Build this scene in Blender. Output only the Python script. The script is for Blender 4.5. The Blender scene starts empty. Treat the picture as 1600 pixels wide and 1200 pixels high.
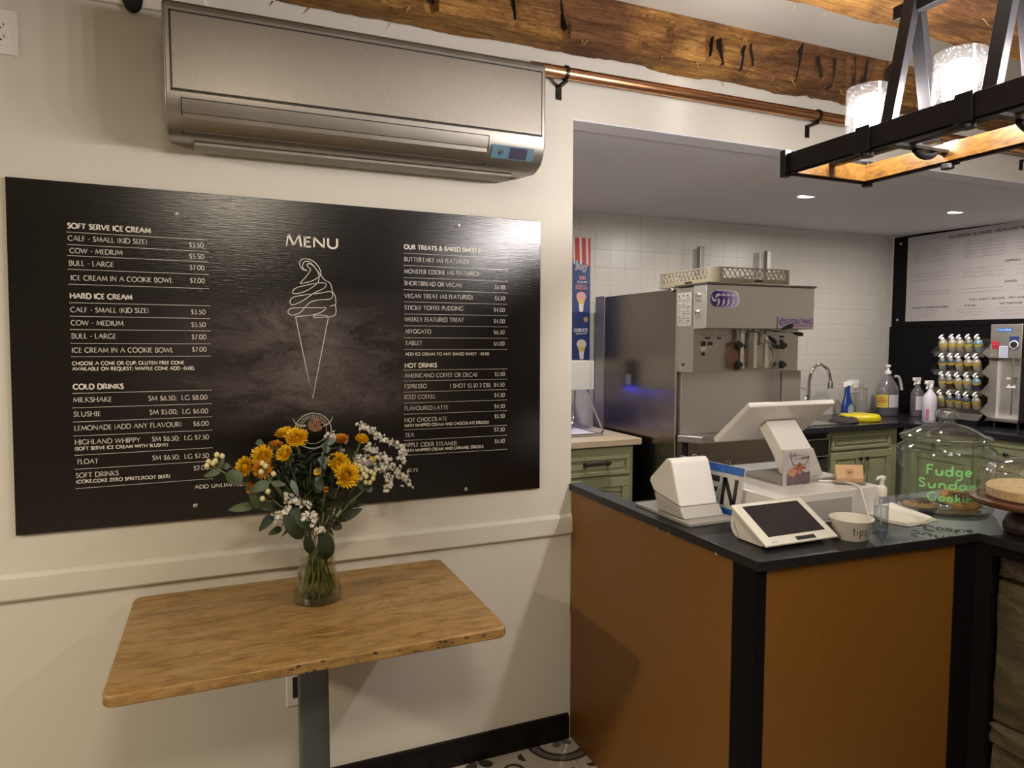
import bpy, bmesh, math, random
from mathutils import Vector, Matrix, Euler
random.seed(7)
S = bpy.context.scene
C = S.collection
PI = math.pi

# ---------------------------------------------------------------- camera, light, exposure
cam_data = bpy.data.cameras.new('camera')
cam_data.sensor_width = 36.0
cam_data.lens = 36.0 * 1073.45 / 1600
cam_data.clip_start = 0.02
cam = bpy.data.objects.new('camera', cam_data)
C.objects.link(cam)
_yaw, _pitch, _roll = 0.3987, 0.06384, -0.00107
_f = Vector((math.sin(_yaw)*math.cos(_pitch), math.cos(_yaw)*math.cos(_pitch), -math.sin(_pitch)))
_r = Vector((math.cos(_yaw), -math.sin(_yaw), 0))
_d = _f.cross(_r)
_rr = math.cos(_roll)*_r + math.sin(_roll)*_d
_dd = -math.sin(_roll)*_r + math.cos(_roll)*_d
cam.matrix_world = Matrix(((_rr.x, -_dd.x, -_f.x, 0), (_rr.y, -_dd.y, -_f.y, -2.2379), (_rr.z, -_dd.z, -_f.z, 1.5), (0, 0, 0, 1)))
S.camera = cam

S.view_settings.view_transform = 'Standard'
S.view_settings.look = 'None'
S.view_settings.gamma = 1.0
S.view_settings.use_curve_mapping = False
S.view_settings.exposure = 0.14
try:
    S.cycles.max_bounces = 10; S.cycles.transparent_max_bounces = 24; S.cycles.sample_clamp_indirect = 4.0
    S.cycles.caustics_reflective = False; S.cycles.caustics_refractive = False
    S.cycles.use_denoising = True
except Exception: pass

world = bpy.data.worlds.new('world'); S.world = world
world.use_nodes = True
world.node_tree.nodes['Background'].inputs[0].default_value = (1.0, 0.86, 0.7, 1)
world.node_tree.nodes['Background'].inputs[1].default_value = 0.02

def add_light(name, kind, loc, energy, color, size=0.1, size_y=None, rot=(0, 0, 0), spot=None):
    l = bpy.data.lights.new(name, kind); l.energy = energy; l.color = color
    if kind == 'AREA':
        l.shape = 'RECTANGLE' if size_y else 'DISK'; l.size = size
        if size_y: l.size_y = size_y
    else: l.shadow_soft_size = size
    if spot: l.spot_size = spot; l.spot_blend = 0.6
    o = bpy.data.objects.new(name, l); C.objects.link(o); o.location = loc; o.rotation_euler = rot
    return o
WARM = (1.0, 0.87, 0.68); NEUT = (1.0, 0.95, 0.89)
# ceiling lamp of the seating area left of the camera, then a fill lamp
add_light('dining_and_fill_light', 'AREA', (-3.1, -1.7, 2.55), 128, WARM, 0.34)
add_light('dining_and_fill_light', 'AREA', (0.1, -2.9, 2.62), 36, WARM, 0.5)  # added above the camera as soft fill for the wall
# two recessed kitchen lights; the third lamp has no fixture, added for brightness
KITCHEN_LIGHTS = ((3.05, 0.73, 2.295), (4.29, 0.72, 2.295), (1.75, 0.73, 2.295))
for p in KITCHEN_LIGHTS:
    add_light('recessed_and_added_lamp', 'AREA', (p[0], p[1], p[2]-0.012), 18.0, NEUT, 0.09)
BULB_Y = (-1.025, -1.245, -1.465, -1.685, -1.905, -2.125)
BULB_EMIT = 305.0

# ---------------------------------------------------------------- materials
MATS = {}
def srgb(r, g, b):
    def f(c):
        c /= 255.0
        return c/12.92 if c <= 0.04045 else ((c+0.055)/1.055)**2.4
    return (f(r), f(g), f(b), 1)

class NT:
    def __init__(s, name):
        s.m = bpy.data.materials.new(name); s.m.use_nodes = True
        s.t = s.m.node_tree; s.b = s.t.nodes['Principled BSDF']; s.out = s.t.nodes['Material Output']
    def n(s, t, **kw):
        x = s.t.nodes.new(t)
        for k, v in kw.items():
            if k == 'inp':
                for a, b in v.items(): x.inputs[a].default_value = b
            else: setattr(x, k, v)
        return x
    def l(s, a, b): s.t.links.new(a, b)
    def coord(s, scale=(1, 1, 1), kind='Object', rot=(0, 0, 0)):
        c = s.n('ShaderNodeTexCoord'); mp = s.n('ShaderNodeMapping')
        mp.inputs['Scale'].default_value = scale; mp.inputs['Rotation'].default_value = rot
        s.l(c.outputs[kind], mp.inputs['Vector']); return mp.outputs['Vector']
    def noise(s, vec, scale=5, detail=4, rough=0.6, dist=0.0):
        x = s.n('ShaderNodeTexNoise', inp={'Scale': scale, 'Detail': detail, 'Roughness': rough, 'Distortion': dist})
        s.l(vec, x.inputs['Vector']); return x.outputs['Fac']
    def ramp(s, fac, stops):
        x = s.n('ShaderNodeValToRGB'); e = x.color_ramp.elements
        while len(e) < len(stops): e.new(0.5)
        for i, (p, c) in enumerate(stops): e[i].position = p; e[i].color = c
        s.l(fac, x.inputs['Fac']); return x.outputs['Color']
    def mix(s, fac, a, b, mode='MIX'):
        x = s.n('ShaderNodeMix', data_type='RGBA', blend_type=mode)
        for sock, v in ((x.inputs[0], fac), (x.inputs[6], a), (x.inputs[7], b)):
            if hasattr(v, 'is_output'): s.l(v, sock)
            else: sock.default_value = v
        return x.outputs[2]
    def math(s, op, a, b=0.0, c=0.0):
        x = s.n('ShaderNodeMath', operation=op)
        for i, v in enumerate((a, b, c)):
            if hasattr(v, 'is_output'): s.l(v, x.inputs[i])
            else: x.inputs[i].default_value = v
        return x.outputs[0]
    def bump(s, h, strength=0.3, dist=0.01):
        x = s.n('ShaderNodeBump', inp={'Strength': strength, 'Distance': dist}); s.l(h, x.inputs['Height'])
        s.l(x.outputs['Normal'], s.b.inputs['Normal'])
    def base(s, v):
        if hasattr(v, 'is_output'): s.l(v, s.b.inputs['Base Color'])
        else: s.b.inputs['Base Color'].default_value = v
    def set(s, **kw):
        for k, v in kw.items(): s.b.inputs[k.replace('_', ' ')].default_value = v

def mat(name, col, rough=0.5, metal=0.0, var=0.0, vscale=8, bump=0.0, bscale=60, coat=0.0, emit=0.0, aniso=None, spec=None):
    if name in MATS: return MATS[name]
    t = NT(name); t.set(Roughness=rough, Metallic=metal)
    if coat: t.b.inputs['Coat Weight'].default_value = coat; t.b.inputs['Coat Roughness'].default_value = 0.1
    if spec is not None: t.b.inputs['Specular IOR Level'].default_value = spec
    if var:
        v = t.noise(t.coord(aniso or (1, 1, 1)), vscale, 5, 0.65)
        lo = tuple(c*(1-var) for c in col[:3])+(1,); hi = tuple(min(1, c*(1+var)) for c in col[:3])+(1,)
        t.base(t.ramp(v, [(0.3, lo), (0.7, hi)]))
    else: t.base(col)
    if bump: t.bump(t.noise(t.coord(aniso or (1, 1, 1)), bscale, 3), bump, 0.004)
    if emit:
        t.b.inputs['Emission Color'].default_value = col; t.b.inputs['Emission Strength'].default_value = emit
    MATS[name] = t.m
    return t.m

def glass(name, tint=(1, 1, 1, 1), gloss=0.12, rough=0.02, haze=0.0, hcol=(0.8, 0.8, 0.8, 1)):
    """thin-walled clear glass: transparent, a fresnel reflection and a little haze"""
    if name in MATS: return MATS[name]
    t = NT(name); t.t.nodes.remove(t.b)
    tr = t.n('ShaderNodeBsdfTransparent'); tr.inputs[0].default_value = tint
    gl = t.n('ShaderNodeBsdfGlossy'); gl.inputs['Roughness'].default_value = rough
    lw = t.n('ShaderNodeLayerWeight'); lw.inputs['Blend'].default_value = 0.25
    f = t.math('MULTIPLY_ADD', lw.outputs['Facing'], 0.75, gloss*0.4)
    f = t.math('MINIMUM', t.math('POWER', f, 1.3), 1.0)
    m = t.n('ShaderNodeMixShader'); t.l(f, m.inputs[0]); t.l(tr.outputs[0], m.inputs[1]); t.l(gl.outputs[0], m.inputs[2])
    last = m.outputs[0]
    if haze:
        df = t.n('ShaderNodeBsdfDiffuse'); df.inputs[0].default_value = hcol
        tl = t.n('ShaderNodeBsdfTranslucent'); tl.inputs[0].default_value = hcol
        ad = t.n('ShaderNodeMixShader', inp={0: 0.5}); t.l(df.outputs[0], ad.inputs[1]); t.l(tl.outputs[0], ad.inputs[2])
        m2 = t.n('ShaderNodeMixShader', inp={0: haze}); t.l(last, m2.inputs[1]); t.l(ad.outputs[0], m2.inputs[2]); last = m2.outputs[0]
    t.l(last, t.out.inputs['Surface'])
    MATS[name] = t.m; return t.m

# ---------------------------------------------------------------- mesh builder
class MB:
    def __init__(s): s.v = []; s.f = []; s.mi = []; s.M = None; s.cur = 0
    def add(s, vs, fs, mi=None):
        b = len(s.v)
        if s.M is not None: vs = [s.M @ Vector(p) for p in vs]
        s.v += [tuple(p) for p in vs]; s.f += [tuple(b+i for i in f) for f in fs]
        s.mi += [s.cur if mi is None else mi]*len(fs); return s
    def box(s, x0, x1, y0, y1, z0, z1, mi=None):
        return s.add([(x0, y0, z0), (x1, y0, z0), (x1, y1, z0), (x0, y1, z0), (x0, y0, z1), (x1, y0, z1), (x1, y1, z1), (x0, y1, z1)],
              [(0, 3, 2, 1), (4, 5, 6, 7), (0, 1, 5, 4), (1, 2, 6, 5), (2, 3, 7, 6), (3, 0, 4, 7)], mi)
    def quad(s, a, b, c, d, mi=None): return s.add([a, b, c, d], [(0, 1, 2, 3)], mi)
    def prism(s, poly, z0, z1, mi=None, top=None):
        n = len(poly); t = top or poly
        vs = [(x, y, z0) for x, y in poly]+[(x, y, z1) for x, y in t]
        fs = [tuple(range(n-1, -1, -1)), tuple(range(n, 2*n))]+[(i, (i+1) % n, n+(i+1) % n, n+i) for i in range(n)]
        return s.add(vs, fs, mi)
    def extr(s, poly, axis, a, b, mi=None):
        """poly in the plane across axis; x: (y,z), y: (x,z)"""
        n = len(poly)
        P = (lambda p, k: (k, p[0], p[1])) if axis == 'x' else ((lambda p, k: (p[0], k, p[1])) if axis == 'y' else (lambda p, k: (p[0], p[1], k)))
        vs = [P(p, a) for p in poly]+[P(p, b) for p in poly]
        return s.add(vs, [tuple(range(n-1, -1, -1)), tuple(range(n, 2*n))]+[(i, (i+1) % n, n+(i+1) % n, n+i) for i in range(n)], mi)
    def cyl(s, p0, p1, r0, r1=None, n=16, caps=True, mi=None):
        p0, p1 = Vector(p0), Vector(p1); r1 = r0 if r1 is None else r1
        d = (p1-p0).normalized(); u = d.orthogonal().normalized(); w = d.cross(u)
        vs = []
        for p, r in ((p0, r0), (p1, r1)):
            for i in range(n):
                a = 2*PI*i/n; vs.append(p+(u*math.cos(a)+w*math.sin(a))*r)
        fs = [(i, (i+1) % n, n+(i+1) % n, n+i) for i in range(n)]
        if caps: fs += [tuple(range(n-1, -1, -1)), tuple(range(n, 2*n))]
        return s.add(vs, fs, mi)
    def lathe(s, prof, c=(0, 0, 0), n=24, mi=None, axis='z', sx=1, sy=1, rib=0, ribn=0):
        vs = []; fs = []; m = len(prof)
        for r, z in prof:
            for i in range(n):
                a = 2*PI*i/n; rr = r*(1+(rib*math.cos(ribn*a) if rib else 0))
                x, y = rr*math.cos(a)*sx, rr*math.sin(a)*sy
                q = (x, y, z) if axis == 'z' else ((x, z, y) if axis == 'y' else (z, x, y))
                vs.append((c[0]+q[0], c[1]+q[1], c[2]+q[2]))
        for j in range(m-1):
            for i in range(n): fs.append((j*n+i, j*n+(i+1) % n, (j+1)*n+(i+1) % n, (j+1)*n+i))
        if prof[0][0] > 1e-6: pass
        return s.add(vs, fs, mi)
    def sphere(s, c, r, n=12, m=8, sc=(1, 1, 1), mi=None):
        prof = [(max(1e-4, math.sin(PI*j/m))*r, -math.cos(PI*j/m)*r) for j in range(m+1)]
        vs = []; fs = []
        for rr, z in prof:
            for i in range(n):
                a = 2*PI*i/n; vs.append((c[0]+rr*math.cos(a)*sc[0], c[1]+rr*math.sin(a)*sc[1], c[2]+z*sc[2]))
        for j in range(m):
            for i in range(n): fs.append((j*n+i, j*n+(i+1) % n, (j+1)*n+(i+1) % n, (j+1)*n+i))
        return s.add(vs, fs, mi)
    def tube(s, pts, r, n=8, mi=None, caps=True):
        pts = [Vector(p) for p in pts]; rs = r if isinstance(r, (list, tuple)) else [r]*len(pts)
        vs = []; u = None
        for k, p in enumerate(pts):
            d = (pts[min(k+1, len(pts)-1)]-pts[max(k-1, 0)]).normalized()
            if u is None: u = d.orthogonal().normalized()
            else: u = (u-d*u.dot(d)); u = u.normalized() if u.length > 1e-6 else d.orthogonal().normalized()
            w = d.cross(u)
            for i in range(n):
                a = 2*PI*i/n; vs.append(p+(u*math.cos(a)+w*math.sin(a))*rs[k])
        fs = [(k*n+i, k*n+(i+1) % n, (k+1)*n+(i+1) % n, (k+1)*n+i) for k in range(len(pts)-1) for i in range(n)]
        if caps: m = len(pts); fs += [tuple(range(n-1, -1, -1)), tuple(range((m-1)*n, m*n))]
        return s.add(vs, fs, mi)
    def build(s, name, mats, parent=None, world=True, bevel=0.0, seg=2, ang=35, smooth=True, label=None, solid=0.0):
        me = bpy.data.meshes.new(name)
        org = Vector((0, 0, 0))
        if parent is not None and world:
            q = parent
            while q is not None: org += Vector(q.location); q = q.parent
        me.from_pydata([tuple(Vector(p)-org) for p in s.v], [], s.f)
        if not isinstance(mats, (list, tuple)): mats = [mats]
        for m in mats: me.materials.append(m)
        if len(mats) > 1: me.polygons.foreach_set('material_index', s.mi)
        bm = bmesh.new(); bm.from_mesh(me); bmesh.ops.recalc_face_normals(bm, faces=bm.faces); bm.to_mesh(me); bm.free()
        if smooth:
            me.polygons.foreach_set('use_smooth', [True]*len(me.polygons))
            me.set_sharp_from_angle(angle=math.radians(ang))
        o = bpy.data.objects.new(name, me); C.objects.link(o)
        if parent is not None: o.parent = parent
        if bevel:
            b = o.modifiers.new('bevel', 'BEVEL'); b.width = bevel; b.segments = seg; b.limit_method = 'ANGLE'; b.angle_limit = math.radians(30); b.harden_normals = True
        if solid:
            b = o.modifiers.new('solid', 'SOLIDIFY'); b.thickness = solid; b.offset = -1
        if label: o['label'] = label
        return o
def bez(pts, n=8):
    """smooth curve through the points (Catmull-Rom)"""
    P = [Vector(p) for p in pts]; P = [P[0]*2-P[1]]+P+[P[-1]*2-P[-2]]; out = []
    for i in range(1, len(P)-2):
        for k in range(n):
            t = k/n; a, b, c, d = P[i-1:i+3]
            out.append(0.5*((2*b)+(c-a)*t+(2*a-5*b+4*c-d)*t*t+(3*b-a-3*c+d)*t*t*t))
    out.append(P[-2]); return out
def tag(o, label=None, cat=None, group=None, kind=None):
    if label: o['label'] = label
    if cat: o['category'] = cat
    if group: o['group'] = group
    if kind: o['kind'] = kind
    return o
def thing(name, label, cat, loc=(0, 0, 0), rz=0.0, group=None):
    o = bpy.data.objects.new(name, None); C.objects.link(o); o.location = loc; o.rotation_euler = (0, 0, rz)
    o.empty_display_size = 0.05
    return tag(o, label, cat, group)
def dup(root, loc, rz=None, label=None, swap=None):
    r = root.copy(); C.objects.link(r); r.location = loc
    if rz is not None: r.rotation_euler = (0, 0, rz)
    if label: r['label'] = label
    for ch in list(root.children):
        c = ch.copy(); C.objects.link(c); c.parent = r
        if swap and ch.name.split('.')[0] in swap:
            c.data = ch.data.copy()
            for i in range(len(c.data.materials)): c.data.materials[i] = swap[ch.name.split('.')[0]]
        for g in list(ch.children):
            d = g.copy(); C.objects.link(d); d.parent = c
    return r
def struct(name, mb, m, **kw):
    o = mb.build(name, m, **kw); o['kind'] = 'structure'; return o

# ---------------------------------------------------------------- stroke lettering
def _arc(cx, cy, rx, ry, a0, a1, n=9):
    return [(cx+rx*math.cos(math.radians(a0+(a1-a0)*i/n)), cy+ry*math.sin(math.radians(a0+(a1-a0)*i/n))) for i in range(n+1)]
K, T_ = 1.0, 0.6
FONT = {
 'A': (.84, [(T_, [(0, 0), (.42, 1)]), (K, [(.42, 1), (.84, 0)]), (T_, [(.15, .36), (.69, .36)])]),
 'B': (.58, [(K, [(.08, 0), (.08, 1)]), (K, [(.08, 1)]+_arc(.28, .76, .23, .24, 90, -90, 6)+[(.08, .52)]), (K, [(.08, .52)]+_arc(.3, .26, .27, .26, 90, -90, 6)+[(.08, 0)])]),
 'C': (.8, [(K, _arc(.46, .5, .44, .5, 48, 312))]),
 'D': (.84, [(K, [(.08, 0), (.08, 1)]), (K, [(.08, 1)]+_arc(.36, .5, .46, .5, 90, -90)+[(.08, 0)])]),
 'E': (.5, [(K, [(.08, 0), (.08, 1)]), (T_, [(.08, .97), (.48, .97)]), (T_, [(.08, .53), (.42, .53)]), (T_, [(.08, .03), (.5, .03)])]),
 'F': (.48, [(K, [(.08, 0), (.08, 1)]), (T_, [(.08, .97), (.48, .97)]), (T_, [(.08, .53), (.42, .53)])]),
 'G': (.86, [(K, _arc(.46, .5, .44, .5, 48, 318)+[(.8, .12)]), (K, [(.8, .02), (.8, .42)])]),
 'H': (.84, [(K, [(.08, 0), (.08, 1)]), (K, [(.76, 0), (.76, 1)]), (T_, [(.08, .52), (.76, .52)])]),
 'I': (.16, [(K, [(.08, 0), (.08, 1)])]),
 'J': (.34, [(K, [(.26, 1), (.26, .1), (.14, -.1), (0, -.14)])]),
 'K': (.72, [(K, [(.08, 0), (.08, 1)]), (T_, [(.1, .5), (.62, 1)]), (K, [(.2, .56), (.72, 0)])]),
 'L': (.52, [(K, [(.08, 0), (.08, 1)]), (T_, [(.08, .03), (.52, .03)])]),
 'M': (1.0, [(T_, [(.04, 0), (.16, 1)]), (K, [(.16, 1), (.5, .08)]), (T_, [(.5, .08), (.84, 1)]), (K, [(.84, 1), (.96, 0)])]),
 'N': (.86, [(T_, [(.08, 0), (.08, 1)]), (K, [(.08, 1), (.78, 0)]), (T_, [(.78, 0), (.78, 1)])]),
 'O': (.94, [(K, _arc(.47, .5, .45, .5, 0, 360, 16))]),
 'P': (.56, [(K, [(.08, 0), (.08, 1)]), (K, [(.08, 1)]+_arc(.28, .73, .25, .27, 90, -90, 7)+[(.08, .46)])]),
 'Q': (.94, [(K, _arc(.47, .5, .45, .5, 0, 360, 16)), (K, [(.5, .08), (.72, -.14), (1.02, -.2)])]),
 'R': (.7, [(K, [(.08, 0), (.08, 1)]), (K, [(.08, 1)]+_arc(.28, .74, .24, .26, 90, -90, 7)+[(.08, .48)]), (K, [(.26, .48), (.68, 0)])]),
 'S': (.5, [(K, [(.44, .86)]+_arc(.27, .77, .2, .22, 50, 230, 7)[1:]+_arc(.24, .27, .22, .26, 55, -150, 8))]),
 'T': (.72, [(K, [(.36, 0), (.36, 1)]), (T_, [(0, .97), (.72, .97)])]),
 'U': (.8, [(K, [(.08, 1), (.08, .36)]+_arc(.4, .34, .32, .34, 180, 360, 8)+[(.72, 1)])]),
 'V': (.8, [(K, [(0, 1), (.4, 0)]), (T_, [(.4, 0), (.8, 1)])]),
 'W': (1.16, [(K, [(0, 1), (.3, 0)]), (T_, [(.3, 0), (.58, .96)]), (K, [(.58, .96), (.86, 0)]), (T_, [(.86, 0), (1.16, 1)])]),
 'X': (.76, [(K, [(0, 1), (.76, 0)]), (T_, [(.02, 0), (.74, 1)])]),
 'Y': (.72, [(K, [(0, 1), (.36, .5)]), (T_, [(.36, .5), (.72, 1)]), (K, [(.36, .5), (.36, 0)])]),
 'Z': (.7, [(T_, [(.04, .97), (.66, .97)]), (K, [(.66, .97), (.02, .03)]), (T_, [(.02, .03), (.7, .03)])]),
 '0': (.62, [(K, _arc(.31, .5, .29, .5, 0, 360, 14))]),
 '1': (.26, [(K, [(.16, 0), (.16, 1)]), (T_, [(.16, 1), (.02, .84)])]),
 '2': (.52, [(K, _arc(.25, .74, .22, .25, 160, -20, 7)+[(.04, .04)]), (T_, [(.04, .04), (.52, .04)])]),
 '3': (.48, [(T_, [(.06, .97), (.44, .97), (.2, .6)]), (K, _arc(.2, .27, .25, .3, 90, -130, 8))]),
 '4': (.58, [(T_, [(.42, 1), (.02, .3), (.58, .3)]), (K, [(.42, 0), (.42, 1)])]),
 '5': (.48, [(T_, [(.44, .97), (.12, .97), (.1, .58)]), (K, [(.1, .58)]+_arc(.2, .3, .25, .3, 80, -130, 8))]),
 '6': (.56, [(K, [(.46, .98), (.2, .72)]+_arc(.28, .29, .25, .28, 160, 520, 12))]),
 '7': (.52, [(T_, [(.02, .97), (.5, .97)]), (K, [(.5, .97), (.16, 0)])]),
 '8': (.54, [(K, _arc(.27, .75, .2, .23, 0, 360, 10)), (K, _arc(.27, .27, .25, .27, 0, 360, 10))]),
 '9': (.56, [(K, _arc(.28, .7, .25, .28, 0, 360, 10)+[(.5, .4), (.14, 0)])]),
 '$': (.46, [(K, [(.42, .84)]+_arc(.25, .74, .19, .2, 50, 230, 7)[1:]+_arc(.22, .28, .2, .24, 55, -150, 8)), (T_, [(.24, -.1), (.24, 1.1)])]),
 '(': (.24, [(T_, _arc(.3, .45, .24, .62, 125, 235, 6))]),
 ')': (.24, [(T_, _arc(-.06, .45, .24, .62, 55, -55, 6))]),
 '-': (.34, [(T_, [(0, .45), (.34, .45)])]),
 '+': (.4, [(T_, [(0, .4), (.4, .4)]), (T_, [(.2, .2), (.2, .6)])]),
 '.': (.12, [(K, [(.06, 0), (.06, .1)])]),
 ',': (.14, [(K, [(.08, .1), (.04, -.14)])]),
 ';': (.14, [(K, [(.08, .12), (.04, -.12)]), (K, [(.08, .5), (.08, .62)])]),
 "'": (.1, [(K, [(.06, 1), (.04, .75)])]),
 '&': (.8, [(K, [(.78, 0), (.22, .68)]+_arc(.36, .8, .16, .19, 200, -30, 7)+[(.1, .34)]+_arc(.3, .26, .25, .26, 170, 300, 6)+[(.74, .5)])]),
 ' ': (.3, []),
 'a': (.5, [(K, _arc(.24, .28, .22, .28, 60, 420, 10)), (K, [(.46, .56), (.46, .06), (.54, 0)])]),
 'c': (.46, [(K, _arc(.25, .28, .23, .28, 55, 310, 8))]),
 'd': (.5, [(K, _arc(.24, .28, .22, .28, 40, 400, 10)), (K, [(.46, 1.02), (.46, 0)])]),
 'e': (.48, [(K, [(.05, .3), (.44, .32)]+_arc(.25, .3, .21, .27, 10, 315, 9))]),
 'f': (.36, [(K, [(.36, .95), (.2, .98), (.14, .8), (.14, 0)]), (K, [(0, .55), (.32, .55)])]),
 'g': (.5, [(K, _arc(.24, .3, .2, .26, 50, 410, 10)), (K, [(.44, .58), (.44, -.2), (.3, -.42), (.1, -.36)])]),
 'h': (.5, [(K, [(.08, 1), (.08, 0)]), (K, [(.08, .35)]+_arc(.27, .36, .19, .22, 160, 0, 6)+[(.46, 0)])]),
 'i': (.16, [(K, [(.08, .56), (.08, 0)]), (K, [(.08, .78), (.08, .86)])]),
 'k': (.46, [(K, [(.08, .95), (.08, 0)]), (K, [(.42, .56), (.1, .26)]), (K, [(.2, .34), (.44, 0)])]),
 'l': (.16, [(K, [(.08, 1.0), (.08, 0)])]),
 'n': (.5, [(K, [(.08, .58), (.08, 0)]), (K, [(.08, .35)]+_arc(.27, .36, .19, .22, 160, 0, 6)+[(.46, 0)])]),
 'o': (.52, [(K, _arc(.26, .28, .23, .28, 0, 360, 12))]),
 'p': (.5, [(K, [(.08, .56), (.08, -.38)]), (K, _arc(.27, .3, .2, .26, 190, -170, 10))]),
 'r': (.36, [(K, [(.08, .56), (.08, 0)]), (K, [(.08, .35), (.2, .54), (.36, .5)])]),
 's': (.4, [(K, [(.36, .48)]+_arc(.2, .43, .15, .14, 60, 240, 6)+_arc(.19, .14, .16, .15, 60, -150, 7))]),
 't': (.34, [(K, [(.16, .86), (.16, .1), (.3, .02)]), (K, [(0, .58), (.34, .58)])]),
 'u': (.5, [(K, [(.06, .56), (.06, .2)]+_arc(.25, .2, .19, .2, 180, 330, 6)+[(.46, .56), (.46, 0)])]),
 'v': (.44, [(K, [(0, .56), (.22, 0), (.46, .58)])]),
 'y': (.46, [(K, [(.02, .56), (.22, .05)]), (K, [(.46, .56), (.08, -.4)])]),
}
def stroke(mb, pts, w, O, R, U, closed=False, mi=None):
    """flat ribbon along 2-D pts; O origin, R and U the axes of the surface"""
    O, R, U = Vector(O), Vector(R), Vector(U); n = len(pts)
    L = []
    for i, p in enumerate(pts):
        a = pts[max(0, i-1)]; b = pts[min(n-1, i+1)]
        dx, dy = b[0]-a[0], b[1]-a[1]; l = math.hypot(dx, dy) or 1
        L.append((-dy/l, dx/l))
    vs = []
    for (x, y), (nx, ny) in zip(pts, L):
        for s in (1, -1): vs.append(O+R*(x+nx*w*s/2)+U*(y+ny*w*s/2))
    mb.add(vs, [(2*i, 2*i+1, 2*i+3, 2*i+2) for i in range(n-1)], mi)
def text_width(s, gap=.13): return sum(FONT[c][0] for c in s)+gap*(len(s)-1)
def text(mb, s, O, R, U, cap, width=None, weight=.13, serif=True, gap=.13, mi=None, curve=None):
    O, R, U = Vector(O), Vector(R).normalized(), Vector(U).normalized()
    tw = text_width(s, gap); sx = cap if width is None else width/tw; x = 0.0
    for ch in s:
        w, st = FONT[ch]
        for wt, pts in st:
            if weight > .2: wt = .5+.5*wt
            P = [((x+px)*sx, py*cap) for px, py in pts]
            if curve: P = [curve(*q) for q in P]
            stroke(mb, P, weight*wt*cap, O, R, U, mi=mi)
            if serif and wt == 1.0 and len(pts) == 2 and abs(pts[0][0]-pts[1][0]) < .02 and abs(pts[0][1]-pts[1][1]) > .4:
                for q in P: stroke(mb, [(q[0]-.11*sx, q[1]), (q[0]+.11*sx, q[1])], .05*cap, O, R, U, mi=mi)
        x += w+gap
XR, ZU, YR = (1, 0, 0), (0, 0, 1), (0, -1, 0)

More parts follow.
